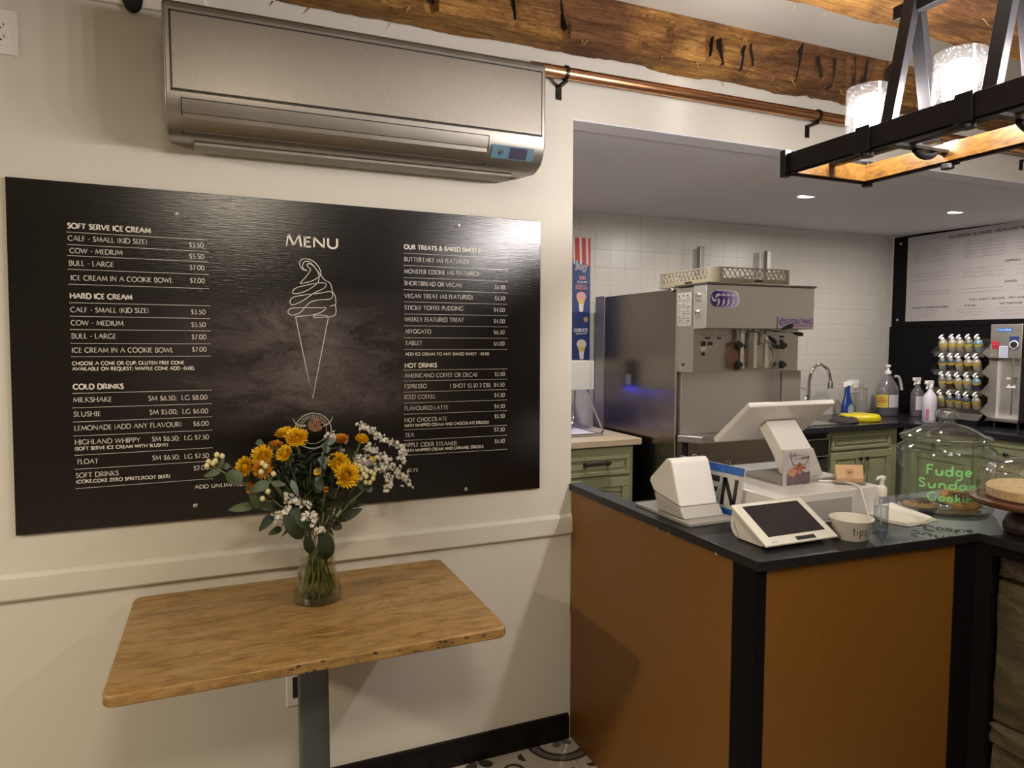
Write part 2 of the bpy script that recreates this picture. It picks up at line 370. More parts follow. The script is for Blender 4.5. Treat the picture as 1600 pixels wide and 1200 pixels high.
MENU_TEXT = [('SOFT SERVE ICE CREAM',-0.382,1.8049,-0.1805,1.8032,1),('CALF - SMALL (KID SIZE)',-0.3825,1.7711,-0.1907,1.7712,0),('$3.50',-0.0813,1.7689,-0.0434,1.7694,0),('COW - MEDIUM',-0.3795,1.7377,-0.2527,1.7379,0),('$5.50',-0.0815,1.736,-0.0431,1.7366,0),('BULL - LARGE',-0.3823,1.7035,-0.2752,1.7036,0),('$7.00',-0.0812,1.7039,-0.0432,1.7038,0),('ICE CREAM IN A COOKIE BOWL',-0.3792,1.6636,-0.1275,1.6646,0),('$7.00',-0.0815,1.6661,-0.0435,1.6662,0),('HARD ICE CREAM',-0.3828,1.6138,-0.2326,1.6136,1),('CALF - SMALL (KID SIZE)',-0.3831,1.5758,-0.1918,1.5766,0),('$3.50',-0.0814,1.5749,-0.0435,1.575,0),('COW - MEDIUM',-0.3831,1.5399,-0.2568,1.5396,0),('$5.50',-0.0816,1.5376,-0.0437,1.5379,0),('BULL - LARGE',-0.3829,1.5035,-0.2758,1.5029,0),('$7.00',-0.0816,1.502,-0.0433,1.5017,0),('ICE CREAM IN A COOKIE BOWL',-0.3832,1.4644,-0.1312,1.4637,0),('$7.00',-0.0814,1.4651,-0.0435,1.4653,0),('CHOOSE A CONE OR CUP; GLUTEN FREE CONE',-0.3841,1.4295,-0.1041,1.4287,2),('AVAILABLE ON REQUEST; WAFFLE CONE ADD +$1.00;',-0.3842,1.4146,-0.0772,1.412,2),('COLD DRINKS',-0.384,1.3626,-0.262,1.3609,1),('MILKSHAKE',-0.3849,1.3263,-0.2917,1.3251,0),('SM $6.50;  LG $8.00',-0.1997,1.3244,-0.0447,1.3233,0),('SLUSHIE',-0.3856,1.2865,-0.3202,1.2853,0),('SM $5.00;  LG $6.00',-0.1977,1.2845,-0.0439,1.2823,0),('LEMONADE (ADD ANY FLAVOUR)',-0.385,1.2468,-0.1159,1.246,0),('$6.00',-0.0842,1.2457,-0.0429,1.245,0),('HIGHLAND WHIPPY',-0.385,1.2075,-0.2241,1.2058,0),('SM $6.50;  LG $7.50',-0.1939,1.2061,-0.0436,1.2042,0),('(SOFT SERVE ICE CREAM WITH SLUSHY)',-0.3856,1.1912,-0.1533,1.1895,2),('FLOAT',-0.3806,1.1522,-0.3302,1.1518,0),('SM $6.50;  LG $7.50',-0.1947,1.151,-0.0449,1.1488,0),('SOFT DRINKS',-0.3859,1.1138,-0.2814,1.1137,0),('$2.00',-0.0865,1.113,-0.0458,1.1134,0),('(COKE,COKE ZERO SPRITE,ROOT BEER)',-0.3854,1.0981,-0.1504,1.0963,2),('ADD UNLIMITED',-0.0858,1.0576,0.0507,1.057,3),('OUR TREATS & BAKED SWEETS',0.5553,1.7971,0.8191,1.7981,1),('BUTTERTART (AS FEATURED)',0.5549,1.7573,0.7774,1.7582,0),('MONSTER COOKIE (AS FEATURED)',0.5546,1.7181,0.8146,1.7193,0),('SHORTBREAD OR VEGAN',0.5542,1.68,0.7533,1.6784,0),('$3.50',0.8732,1.6764,0.9104,1.6763,0),('VEGAN TREAT (AS FEATURED)',0.555,1.638,0.7919,1.639,0),('$3.50',0.8732,1.6382,0.9104,1.6378,0),('STICKY TOFFEE PUDDING',0.5547,1.5997,0.7576,1.6002,0),('$4.00',0.8692,1.5981,0.9104,1.598,0),('WEEKLY FEATURED TREAT',0.5551,1.5613,0.7595,1.5613,0),('$4.00',0.8692,1.5589,0.9105,1.5585,0),('AFFOGATO',0.5551,1.5217,0.6441,1.5217,0),('$6.50',0.8692,1.5204,0.9087,1.5205,0),('TABLET',0.5556,1.4835,0.6132,1.4834,0),('$4.00',0.8687,1.4806,0.9087,1.4809,0),('ADD ICE CREAM TO ANY BAKED SWEET  +$2.00',0.5553,1.449,0.8506,1.4477,2),('HOT DRINKS',0.5541,1.409,0.6632,1.4091,1),('AMERICANO COFFEE OR DECAF',0.5529,1.376,0.8089,1.3744,0),('$3.50',0.8724,1.3749,0.91,1.3751,0),('ESPRESSO',0.5526,1.3404,0.6276,1.3397,0),('1 SHOT $3.50 2 DBL',0.7091,1.338,0.86,1.3372,0),('$4.50',0.8695,1.3379,0.909,1.3378,0),('ICED COFFEE',0.5523,1.3052,0.6572,1.3035,0),('$4.50',0.8709,1.3012,0.91,1.3013,0),('FLAVOURED LATTE',0.5519,1.2674,0.7029,1.265,0),('$4.50',0.8709,1.2622,0.91,1.262,0),('HOT CHOCOLATE',0.5516,1.2277,0.6977,1.2272,0),('$5.50',0.8714,1.2275,0.91,1.2272,0),('WITH WHIPPED CREAM AND CHOCOLATE DRIZZLE',0.5514,1.2115,0.8503,1.2101,2),('TEA',0.5524,1.1781,0.582,1.1778,0),('$2.50',0.8704,1.1808,0.9096,1.1801,0),('APPLE CIDER STEAMER',0.5508,1.1448,0.7329,1.141,0),('$5.50',0.8718,1.1396,0.9101,1.1392,0),('WITH WHIPPED CREAM AND CARAMEL DRIZZLE',0.5507,1.1277,0.8302,1.1259,2),('$1.75',0.5601,1.0604,0.5947,1.0604,3)]
MENU_RULES = [(-0.383,1.7938,-0.0334,1.7924),(-0.3832,1.76,-0.0327,1.7585),(-0.3839,1.7301,-0.0328,1.7284),(-0.3836,1.6928,-0.0333,1.6915),(-0.3834,1.652,-0.0336,1.6502),(-0.3835,1.6015,-0.033,1.6),(-0.3838,1.5645,-0.0328,1.5624),(-0.3844,1.5279,-0.0326,1.5264),(-0.3843,1.4897,-0.0328,1.4878),(-0.3843,1.4526,-0.0329,1.4517),(-0.3844,1.351,-0.0339,1.3507),(-0.3858,1.3105,-0.0349,1.3102),(-0.3858,1.271,-0.0355,1.2712),(-0.3862,1.2317,-0.0353,1.2309),(-0.3854,1.1775,-0.0355,1.1779),(-0.3864,1.1381,-0.0353,1.1377),(-0.3865,1.0836,-0.037,1.0846),(0.554,1.783,0.9196,1.783),(0.554,1.7435,0.9196,1.7434),(0.5537,1.704,0.9197,1.7038),(0.5541,1.6647,0.9197,1.664),(0.5545,1.6249,0.9197,1.6246),(0.5541,1.5851,0.9197,1.5851),(0.5542,1.5467,0.9198,1.5459),(0.5542,1.5071,0.9198,1.5063),(0.5543,1.4689,0.9198,1.4673),(0.5514,1.4006,0.9172,1.3992),(0.552,1.3646,0.9172,1.3632),(0.5516,1.3281,0.9173,1.3268),(0.5513,1.2916,0.9173,1.2902),(0.551,1.2542,0.9173,1.2523),(0.5505,1.2022,0.9174,1.2006),(0.5502,1.1667,0.9174,1.1652),(0.5497,1.117,0.9174,1.1151)]
CONE_LINES = [[(0.2442,1.7143),(0.2331,1.7191),(0.2262,1.7319),(0.2295,1.745),(0.2438,1.7504),(0.2641,1.7456),(0.2818,1.729),(0.2898,1.7082),(0.2839,1.6974),(0.2631,1.6835),(0.2313,1.674),(0.2283,1.6771),(0.2428,1.6933),(0.2564,1.7122),(0.2576,1.7201),(0.2495,1.7276),(0.2496,1.7355),(0.2614,1.7334),(0.274,1.7208),(0.283,1.7026),(0.2811,1.6814),(0.2653,1.6651),(0.2369,1.6485),(0.209,1.6419),(0.2041,1.6491),(0.2169,1.661),(0.2475,1.6698),(0.2784,1.6771),(0.2991,1.6778),(0.3053,1.6716),(0.2963,1.6607),(0.2676,1.6456),(0.2468,1.6303),(0.2211,1.6139),(0.2008,1.6083),(0.1954,1.617),(0.2037,1.6303),(0.2317,1.6378),(0.2675,1.643),(0.2935,1.6474),(0.3144,1.6517),(0.3243,1.6456),(0.3219,1.6322),(0.3088,1.6265),(0.2827,1.6248),(0.2568,1.6174),(0.2412,1.6028),(0.2256,1.5851),(0.2027,1.5758),(0.1903,1.5819),(0.1904,1.5898),(0.2031,1.5978),(0.2463,1.6002),(0.2823,1.6004),(0.3021,1.6008),(0.2925,1.5889),(0.2665,1.5789),(0.2407,1.5748),(0.2127,1.5718)],[(0.2493,1.7135),(0.2382,1.7193),(0.2343,1.7296),(0.2411,1.7414),(0.2538,1.742),(0.269,1.7284),(0.2866,1.7054),(0.3003,1.6874),(0.3148,1.6799),(0.3214,1.6668),(0.3233,1.6525),(0.331,1.6404),(0.3339,1.6218),(0.3326,1.6057),(0.3345,1.5923),(0.3306,1.5788),(0.3184,1.5733),(0.2975,1.5714),(0.2689,1.5699),(0.2648,1.5736),(0.2768,1.5775),(0.3028,1.5768),(0.3069,1.5731)],[(0.3327,1.6094),(0.3216,1.6081),(0.3168,1.6043)],[(0.2112,1.5718),(0.2195,1.5245),(0.2381,1.4237),(0.2584,1.3173),(0.2851,1.4499),(0.31,1.5705),(0.3053,1.5731)]]

# ---------------------------------------------------------------- shared materials
def wall_paint(name, col, bumps=0.12):
    t = NT(name); v = t.coord()
    n1 = t.noise(v, 1.7, 4); 
    t.base(t.ramp(n1, [(0.3, tuple(c*0.96 for c in col[:3])+(1,)), (0.7, col)]))
    t.set(Roughness=0.6); t.bump(t.noise(v, 45, 4, 0.6), bumps, 0.006)
    return t.m
M_WALL = wall_paint('cream_wall_paint', (0.64, 0.605, 0.53, 1))
M_CEIL = wall_paint('white_ceiling_paint', (0.66, 0.63, 0.58, 1))
M_GREYC = wall_paint('grey_ceiling_paint', (0.76, 0.75, 0.83, 1), 0.06)
M_BLACK = mat('black_paint', (0.006, 0.005, 0.006, 1), 0.45, bump=0.1, spec=0.07)
M_BLACKP = mat('black_plastic', (0.012, 0.012, 0.013, 1), 0.35)
M_WHITEP = mat('white_plastic', (0.74, 0.71, 0.66, 1), 0.3)
M_IVORY = mat('ivory_plastic', (0.62, 0.57, 0.48, 1), 0.4)
M_CHROME = mat('chrome', (0.75, 0.74, 0.72, 1), 0.12, 1.0)
M_SCREW = mat('screw_metal', (0.6, 0.58, 0.54, 1), 0.35, 0.8)

def steel(name, col=(0.56, 0.53, 0.49, 1), rough=0.34, ax=(1, 1, 40)):
    t = NT(name); v = t.coord(ax); n = t.noise(v, 6, 4, 0.7); n2 = t.noise(t.coord(), 2.2, 3)
    lo = tuple(c*0.8 for c in col[:3])+(1,)
    t.base(t.mix(t.math('MULTIPLY', n2, 0.6), col, lo)); t.set(Metallic=1.0)
    r = t.math('MULTIPLY_ADD', n, 0.18, rough-0.06); t.l(r, t.b.inputs['Roughness'])
    t.bump(n, 0.05, 0.002); return t.m
M_STEEL = steel('brushed_steel'); M_STEELD = steel('dark_brushed_steel', (0.25, 0.22, 0.19, 1), 0.22, (1, 30, 1))
M_STEELV = steel('brushed_steel_sheet', (0.80, 0.78, 0.75, 1), 0.36, (40, 1, 1))

# ---------------------------------------------------------------- room shell
m = MB(); m.box(-4.4, 1.18, 0.0, 0.12, 0, 2.72); m.box(1.18, 5.13, 0.0, 0.10, 2.292, 2.72)
struct('wall_left', m, M_WALL, smooth=False)
M_ROOM = wall_paint('taupe_room_paint', (0.20, 0.17, 0.14, 1))
m = MB(); m.box(-4.5, -4.4, -4.6, 0.12, 0, 2.72); struct('wall_far_left', m, M_ROOM, smooth=False)
m = MB(); m.box(-4.5, 5.13, -4.7, -4.6, 0, 2.72); struct('wall_front', m, M_ROOM, smooth=False)
m = MB(); m.box(5.03, 5.13, -4.6, 1.85, 0, 2.72); struct('wall_right', m, M_WALL, smooth=False)
m = MB(); m.box(0.3, 0.4, 0.12, 1.85, 0, 2.4); struct('wall_kitchen_side', m, M_WALL, smooth=False)
m = MB(); m.box(-4.5, 5.13, -4.7, 0.12, 2.665, 2.72); struct('ceiling', m, M_CEIL, smooth=False)
m = MB(); m.extr([(0.0995, 2.292), (1.85, 2.337), (1.85, 2.38), (0.0995, 2.38)], 'x', 0.3, 5.04)
m.box(1.18, 5.03, 0.0005, 0.0995, 2.288, 2.2925)
struct('ceiling_kitchen', m, M_GREYC, smooth=False)

# kitchen back wall: mortar bed and square painted wall tiles
M_TILE = NT('painted_wall_tile'); _v = M_TILE.coord()
M_TILE.base(M_TILE.ramp(M_TILE.noise(_v, 3, 4), [(0.3, (0.43, 0.40, 0.36, 1)), (0.7, (0.48, 0.45, 0.405, 1))]))
M_TILE.set(Roughness=0.33); M_TILE.bump(M_TILE.noise(_v, 30, 3), 0.2, 0.004); M_TILE = M_TILE.m
m = MB(); m.box(0.3, 5.13, 1.7505, 1.85, 0, 2.38); back = struct('wall_back', m, M_TILE, smooth=False)
PX, PZ = 0.1165, 0.118
tm = MB(); tm.box(0.0003, PX-0.0003, 0, 0.006, 0.0003, PZ-0.0003)
tile0 = tm.build('tile', M_TILE, None, bevel=0.0012, seg=2)
first = True
for j in range(12):
    for i in range(26):
        x = 2.037+PX*i+(0.004 if j % 2 else 0); z = 2.333-PZ*(j+1)
        if 2.40 < x < 3.0 and z < 1.8: continue
        if z < 0.9: continue
        o = tile0 if first else tile0.copy()
        if not first: C.objects.link(o)
        first = False
        o.parent = back; o.location = (x, 1.749+random.uniform(-.0006, .0006), z)
        o.rotation_euler = (random.uniform(-.002, .002), 0, random.uniform(-.003, .003))

# patterned cement floor tiles
def floor_tile_mat():
    t = NT('patterned_cement_tile')
    c = t.n('ShaderNodeTexCoord'); sp = t.n('ShaderNodeSeparateXYZ'); t.l(c.outputs['Object'], sp.inputs[0])
    x = t.math('ABSOLUTE', sp.outputs[0]); y = t.math('ABSOLUTE', sp.outputs[1])   # 0..0.163
    h = 0.1635
    def dist(ax, ay):
        dx = t.math('SUBTRACT', x, ax); dy = t.math('SUBTRACT', y, ay)
        return t.math('SQRT', t.math('ADD', t.math('MULTIPLY', dx, dx), t.math('MULTIPLY', dy, dy)))
    def ring(d, a, b):
        return t.math('MULTIPLY', t.math('GREATER_THAN', d, a), t.math('LESS_THAN', d, b))
    cream, blk, gry = (0.50, 0.45, 0.37, 1), (0.02, 0.018, 0.018, 1), (0.13, 0.12, 0.115, 1)
    same = t.math('GREATER_THAN', t.math('MULTIPLY', sp.outputs[0], sp.outputs[1]), 0.0); diff = t.math('SUBTRACT', 1.0, same)
    AND = lambda p, q: t.math('MULTIPLY', p, q)
    dc = dist(h, h)                       # corners: banded rings on one diagonal, petal stars on the other
    col = t.mix(AND(same, ring(dc, 0.082, 0.128)), cream, blk)
    col = t.mix(AND(same, ring(dc, 0.094, 0.116)), col, gry)
    pet = lambda ang, r, k: t.math('MULTIPLY', t.math('POWER', t.math('ABSOLUTE', t.math('SINE', t.math('MULTIPLY', ang, 2.0))), 0.6), r)
    ca = t.math('ARCTAN2', t.math('SUBTRACT', h, y), t.math('SUBTRACT', h, x))
    col = t.mix(AND(same, t.math('LESS_THAN', dc, pet(ca, 0.046, 2))), col, gry)
    col = t.mix(AND(diff, AND(t.math('LESS_THAN', dc, pet(ca, 0.062, 2)), t.math('GREATER_THAN', dc, 0.006))), col, blk)
    d2 = dist(0.062, 0.062)               # scrolls with a leaf
    col = t.mix(AND(diff, ring(d2, 0.026, 0.040)), col, blk)
    leafd = t.math('ADD', t.math('MULTIPLY', t.math('ABSOLUTE', t.math('SUBTRACT', x, y)), 1.9), t.math('ABSOLUTE', t.math('SUBTRACT', t.math('ADD', x, y), 0.10)))
    col = t.mix(AND(diff, t.math('LESS_THAN', leafd, 0.040)), col, blk)
    d3 = dist(0.0, 0.120); col = t.mix(AND(diff, t.math('LESS_THAN', d3, 0.022)), col, blk)
    d4 = dist(0.120, 0.0); col = t.mix(AND(diff, t.math('LESS_THAN', d4, 0.022)), col, blk)
    d0 = dist(0, 0); col = t.mix(t.math('LESS_THAN', d0, 0.026), col, gry)
    col = t.mix(t.math('MULTIPLY', t.noise(t.coord(), 40, 3), 0.25), col, (0.2, 0.17, 0.13, 1))
    t.base(col); t.set(Roughness=0.45); return t.m
M_FT = floor_tile_mat()
m = MB(); m.box(-4.5, 5.13, -4.7, 1.85, -0.06, -0.004)
fl = struct('floor', m, mat('floor_grout', (0.19, 0.15, 0.11, 1), 0.8), smooth=False)
TS = 0.331
ft = MB(); ft.box(-TS/2+.001, TS/2-.001, -TS/2+.001, TS/2-.001, -0.004, 0.0)
ft0 = ft.build('tile', M_FT, None); first = True
for i in range(-7, 10):
    for j in range(13):
        x = 0.8+TS/2+TS*(i); y = -0.012-TS/2-TS*j
        if x < -2 or x > 5 or y < -4.4: continue
        if x > 1.4 and y > -1.0: continue
        o = ft0 if first else ft0.copy()
        if not first: C.objects.link(o)
        first = False; o.parent = fl; o.location = (x, y, 0); o.rotation_euler = (0, 0, PI/2 if (i+j) % 2 else 0)

m = MB(); m.extr([(-0.0, 0.0), (-0.016, 0.0), (-0.016, 0.078), (-0.010, 0.092), (0, 0.094)], 'x', -4.4, 1.172)
struct('baseboard_left', m, mat('black_baseboard_gloss', (0.006, 0.004, 0.004, 1), 0.25, spec=0.25), smooth=False)
m = MB(); m.extr([(0, 0.783), (-0.012, 0.783), (-0.018, 0.79), (-0.018, 0.848), (-0.010, 0.856), (-0.004, 0.859), (0, 0.859)], 'x', -4.4, 1.1795)
struct('trim_1', m, M_WALL, bevel=0.002)
m = MB(); m.box(-4.4, -0.02, -0.014, 0.0, 2.425, 2.664)
tr = struct('trim_2', m, M_WALL, bevel=0.004)
m = MB(); m.lathe([(0.0001, 0), (0.024, 0), (0.026, 0.006), (0.024, 0.008)], (-0.206, -0.0215, 2.445), 18, axis='y', sx=1, sy=1.6)
m.build('pipe_hole', mat('dark_hole', (0.004, 0.003, 0.003, 1), 0.9), tr, label='dark ragged hole in the plaster')

# ---------------------------------------------------------------- hewn timber beams
def wood_mat(name, base, dark, scale=3.0, grain=(1, 14, 14), rough=0.75, cracks=True, spec=0.3):
    t = NT(name); v = t.coord(grain); n = t.noise(v, scale*2.2, 6, 0.7, 0.6); n2 = t.noise(t.coord(), 2.6, 4, 0.6)
    col = t.ramp(n, [(0.28, dark), (0.5, base), (0.78, tuple(min(1, c*1.45) for c in base[:3])+(1,))])
    col = t.mix(t.math('MULTIPLY', t.math('SMOOTH_MIN', n2, 1.0, 0.1), 0.55), col, tuple(c*0.45 for c in base[:3])+(1,))
    if cracks:
        vc = t.coord((1, 26, 26)); w = t.noise(vc, 5, 3, 0.5, 0.9)
        ck = t.math('LESS_THAN', w, 0.31); col = t.mix(t.math('MULTIPLY', ck, 0.85), col, (0.02, 0.012, 0.006, 1))
    t.base(col); t.set(Roughness=rough, Specular_IOR_Level=spec); t.bump(n, 0.6, 0.006); return t.m
def beam_mat():
    t = NT('old_hewn_timber'); n = t.noise(t.coord((1, 13, 13)), 6, 8, .75, .8); n2 = t.noise(t.coord((1, 1.6, 1.6)), 1.7, 5, .65, .5); n3 = t.noise(t.coord((2.5, 9, 9)), 9, 6, .8)
    a = t.ramp(n, [(.30, (.075, .028, .008, 1)), (.47, (.31, .145, .036, 1)), (.60, (.50, .27, .075, 1)), (.78, (.68, .44, .18, 1))])
    b = t.ramp(n, [(.30, (.035, .014, .008, 1)), (.52, (.16, .070, .028, 1)), (.78, (.33, .17, .07, 1))])
    c = t.mix(t.ramp(n2, [(.44, (0, 0, 0, 1)), (.60, (1, 1, 1, 1))]), a, b)
    c = t.mix(t.math('MULTIPLY', t.math('LESS_THAN', n3, .37), .75), c, (.03, .014, .007, 1))
    t.base(c); t.set(Roughness=.8, Specular_IOR_Level=.25); t.bump(n, .8, .012); return t.m
M_BEAM = beam_mat()
M_SPLIT = mat('split_shadow_wood', (0.03, 0.016, 0.008, 1), 0.95)
def hewn_beam(name, label, x0, x1, yb, yf, zb, zt, seed):
    rnd = random.Random(seed); m = MB(); NX = int((x1-x0)/0.022); ring = []
    # cross-section loop (front top, down the front, along the underside, up the back)
    sec = [(yf, zt)]+[(yf, zb+(zt-zb)*k/6) for k in range(5, -1, -1)]+[(yf+(yb-yf)*k/5, zb) for k in range(1, 6)]+[(yb, zt)]
    ph = [rnd.uniform(0, 6) for _ in range(8)]
    notch = []
    x = x0
    while x < x1: x += rnd.choice((rnd.uniform(.03, .08), rnd.uniform(0.12, 0.3))); notch.append((x, rnd.uniform(0.3, 1), rnd.uniform(-.25, .25)))
    facet = {}
    vs = []; n = len(sec)
    for i in range(NX+1):
        x = x0+(x1-x0)*i/NX
        for k, (y, z) in enumerate(sec):
            u = 0.006*math.sin(x*9+ph[0]+k*.5)+0.005*math.sin(x*23+ph[1]+k)+rnd.uniform(-.002, .002)
            seg = sum(1 for q in notch if q[0] < x); 
            fc = facet.setdefault((seg, k//2), rnd.uniform(-.011, .011))
            dy = u+fc if 0 < k < 8 else 0.0; dz = 0.0
            if k >= 6: dz = 0.004*math.sin(x*14+ph[2]+k)+rnd.uniform(-.002, .002)+abs(fc)*.8
            if k == 6: dy += 0.005; dz += 0.006
            if k in (0, n-1): dy += 0; dz = 0
            for nx, dep, tl in notch:
                if abs(x-nx-tl*(z-zb)) < 0.012 and 1 <= k <= 6: dy += 0.014*dep
            vs.append((x, y+dy, z+dz))
    fs = [(i*n+k, i*n+k+1, (i+1)*n+k+1, (i+1)*n+k) for i in range(NX) for k in range(n-1)]
    fs += [tuple(range(n)), tuple(range(NX*n, NX*n+n))]
    m.add(vs, fs)
    t = thing(name, label, 'beam', ((x0+x1)/2, (yb+yf)/2, zb))
    m.build('timber', M_BEAM, t, ang=18)
    s = MB()
    for nx, dep, tl in notch:
        if rnd.random() < 0.75:
            h0 = zb+(zt-zb)*rnd.uniform(0.02, 0.3); h1 = zb+(zt-zb)*rnd.uniform(0.6, 0.98); w = rnd.choice((.0008, .0012, .0018, .003))
            pts = [(nx+tl*(h-zb)+rnd.uniform(-.004, .004), h) for h in (h0, h0*.6+h1*.4, h0*.3+h1*.7, h1)]
            ws = (w*.3, w, w*1.2, w*.2)
            vv = []
            for (px_, pz_), q in zip(pts, ws): vv += [(px_-q, yf-.0075, pz_), (px_+q, yf-.0075, pz_), (px_+q, yf+.02, pz_), (px_-q, yf+.02, pz_)]
            ff = []
            for a in range(3):
                for e in range(4): ff.append((a*4+e, a*4+(e+1) % 4, a*4+4+(e+1) % 4, a*4+4+e))
            ff += [(0, 1, 2, 3), (12, 13, 14, 15)]
            s.add(vv, ff)
    so = s.build('splits', M_SPLIT, t); so['kind'] = 'stuff'
    ch = MB()
    for _ in range(int((x1-x0)*7)):
        x = rnd.uniform(x0+.1, x1-.1); y = rnd.choice((yf, yb+.01)); l = rnd.uniform(.008, .03); a = rnd.uniform(-1, 1)
        ch.cyl((x, y, zb+.006), (x+l*a, y+rnd.uniform(-.008, .008), zb-.004-l*.45), rnd.uniform(.0008, .0022), .0004, 4)
    so = ch.build('splinters', mat('fresh_splinter', (0.5, 0.3, 0.12, 1), .8), t); so['kind'] = 'stuff'
hewn_beam('wooden_beam', 'rough hewn brown timber beam fixed along the wall above the air conditioner', -4.38, 5.0, -0.012, -0.13, 2.505, 2.664, 3)
hewn_beam('wooden_beam', 'rough hewn timber beam crossing the ceiling above the black chandelier', -4.38, 5.0, -0.61, -0.765, 2.50, 2.664, 11)

# ---------------------------------------------------------------- air conditioner
M_ACS = steel('silver_plastic', (0.36, 0.335, 0.30, 1), 0.38, (1, 1, 1))
def mesh_panel_mat():
    t = NT('silver_mesh_panel'); v = t.coord((1, 1, 1))
    b = t.n('ShaderNodeTexVoronoi', inp={'Scale': 500}); t.l(v, b.inputs['Vector'])
    f = t.math('GREATER_THAN', b.outputs['Distance'], 0.5)
    t.base(t.mix(f, (0.40, 0.37, 0.33, 1), (0.34, 0.31, 0.275, 1))); t.set(Metallic=0.9, Roughness=0.36)
    t.bump(b.outputs['Distance'], 0.06, 0.001); return t.m
ac = thing('air_conditioner', 'long silver split air conditioner mounted on the wall over the black menu board', 'air conditioner', (0.43, 0, 2.05))
m = MB()
prof = [(0, 2.386), (-0.176, 2.386), (-0.196, 2.381), (-0.204, 2.368), (-0.204, 2.150), (-0.200, 2.118), (-0.188, 2.088), (-0.168, 2.066), (-0.140, 2.053), (-0.118, 2.049), (0, 2.062)]
m.extr(prof, 'x', -0.124, 0.974)
m.build('body', M_ACS, ac, bevel=0.012, seg=3, ang=50)
m = MB(); m.box(-0.104, 0.956, -0.2100, -0.2045, 2.153, 2.349)
m.build('front_panel', mesh_panel_mat(), ac, bevel=0.0025)
m = MB()
for a, b, c, d in ((-0.108, 0.960, 2.149, 2.1525), (-0.108, 0.960, 2.3495, 2.353)): m.box(a, b, -0.2062, -0.2035, c, d)
for a in (-0.108, 0.9565): m.box(a, a+.0035, -0.2062, -0.2035, 2.149, 2.353)
m.build('panel_gap', M_BLACKP, ac)
def acp(z):  # front of the curved lower shell at height z
    for (y0, z0), (y1, z1) in zip(prof[3:], prof[4:]):
        if z1 <= z <= z0: return y0+(y1-y0)*(z0-z)/(z0-z1)
m = MB(); zs = [2.130, 2.112, 2.098, 2.0965, 2.085, 2.070, 2.060]
poly = [(acp(z)-.0065+(0.003 if z == 2.0965 else 0), z) for z in zs]+[(acp(z)+.004, z) for z in reversed(zs)]
m.extr(poly, 'x', -0.082, 0.776); m.build('louvre', M_ACS, ac, ang=20)
m = MB(); m.extr([(acp(z)-.0050, z) for z in (2.133, 2.098, 2.056)]+[(acp(z)+.004, z) for z in (2.056, 2.098, 2.133)], 'x', -0.0845, -0.0815); m.extr([(acp(z)-.0050, z) for z in (2.133, 2.098, 2.056)]+[(acp(z)+.004, z) for z in (2.056, 2.098, 2.133)], 'x', 0.7765, 0.780)
m.extr([(acp(2.1335)-.0050, 2.1335), (acp(2.131)-.0050, 2.131), (acp(2.131)+.004, 2.131), (acp(2.1335)+.004, 2.1335)], 'x', -0.084, 0.779)
m.build('louvre_gap', M_BLACKP, ac)
m = MB(); zz = [2.110, 2.09, 2.074]
m.extr([(acp(z)-.0035, z) for z in zz]+[(acp(z)+.004, z) for z in reversed(zz)], 'x', 0.792, 0.935)
dp = m.build('display', mat('pale_blue_panel', (0.10, 0.20, 0.27, 1), 0.3), ac, label='pale blue indicator strip')
m = MB(); zz = [2.106, 2.09, 2.076]
m.extr([(acp(z)-.0042, z) for z in zz]+[(acp(z)+.002, z) for z in reversed(zz)], 'x', 0.852, 0.912); m.build('window', mat('smoky_window', (0.06, 0.055, 0.09, 1), 0.15), dp)
m = MB(); m.cyl((0.824, acp(2.092)-.0055, 2.092), (0.824, acp(2.092)+.003, 2.092), 0.0075, n=14); m.build('sensor', M_BLACKP, dp)
m = MB()
for k in range(11):
    x = random.choice((random.uniform(.2, .5), random.uniform(.0, .7))); z = random.uniform(2.085, 2.12)
    m.sphere((x, acp(z)-.003, z), random.uniform(.0008, .0018), 5, 4)
so = m.build('specks', mat('dirt', (.03, .02, .015, 1), .9), ac); so['kind'] = 'stuff'
m = MB(); m.box(-0.06, 0.90, -0.10, -0.012, 2.040, 2.060); m.build('underside_tray', mat('worn_grey_plastic', (0.33, .31, .27, 1), .6, var=.2), ac, bevel=.004)

# ---------------------------------------------------------------- copper curtain pipe with black wall hooks
M_COPPER = mat('copper', (0.62, 0.31, 0.16, 1), 0.3, 1.0, var=0.25, vscale=10, aniso=(1, 6, 6))
pp = thing('copper_pipe', 'long copper pipe held on black hooks above the kitchen opening', 'pipe', (3.0, -0.055, 2.42))
m = MB(); m.cyl((0.985, -0.055, 2.424), (4.98, -0.055, 2.424), 0.0205, n=24); m.build('pipe', M_COPPER, pp)
def hook(x):
    m = MB(); m.lathe([(0.0207, -.005), (0.0255, -.005), (0.0255, .005), (0.0207, .005), (.0207, -.005)], (x, -0.055, 2.424), 18, axis='x')
    m.box(x-.006, x+.006, -0.052, 0.0, 2.390, 2.400); m.box(x-.010, x+.010, -0.006, 0.0, 2.350, 2.400); m.box(x-.005, x+.005, -.062, -.052, 2.390, 2.404)
    m.lathe([(.0001, 0), (.004, 0), (.003, -.003), (.0001, -.004)], (x, -.006, 2.368), 8, axis='y')
    m.build('wall_hook', mat('black_iron', (0.02, 0.016, 0.013, 1), 0.35, 0.6), pp)
for x in (1.12, 2.285, 3.7): hook(x)

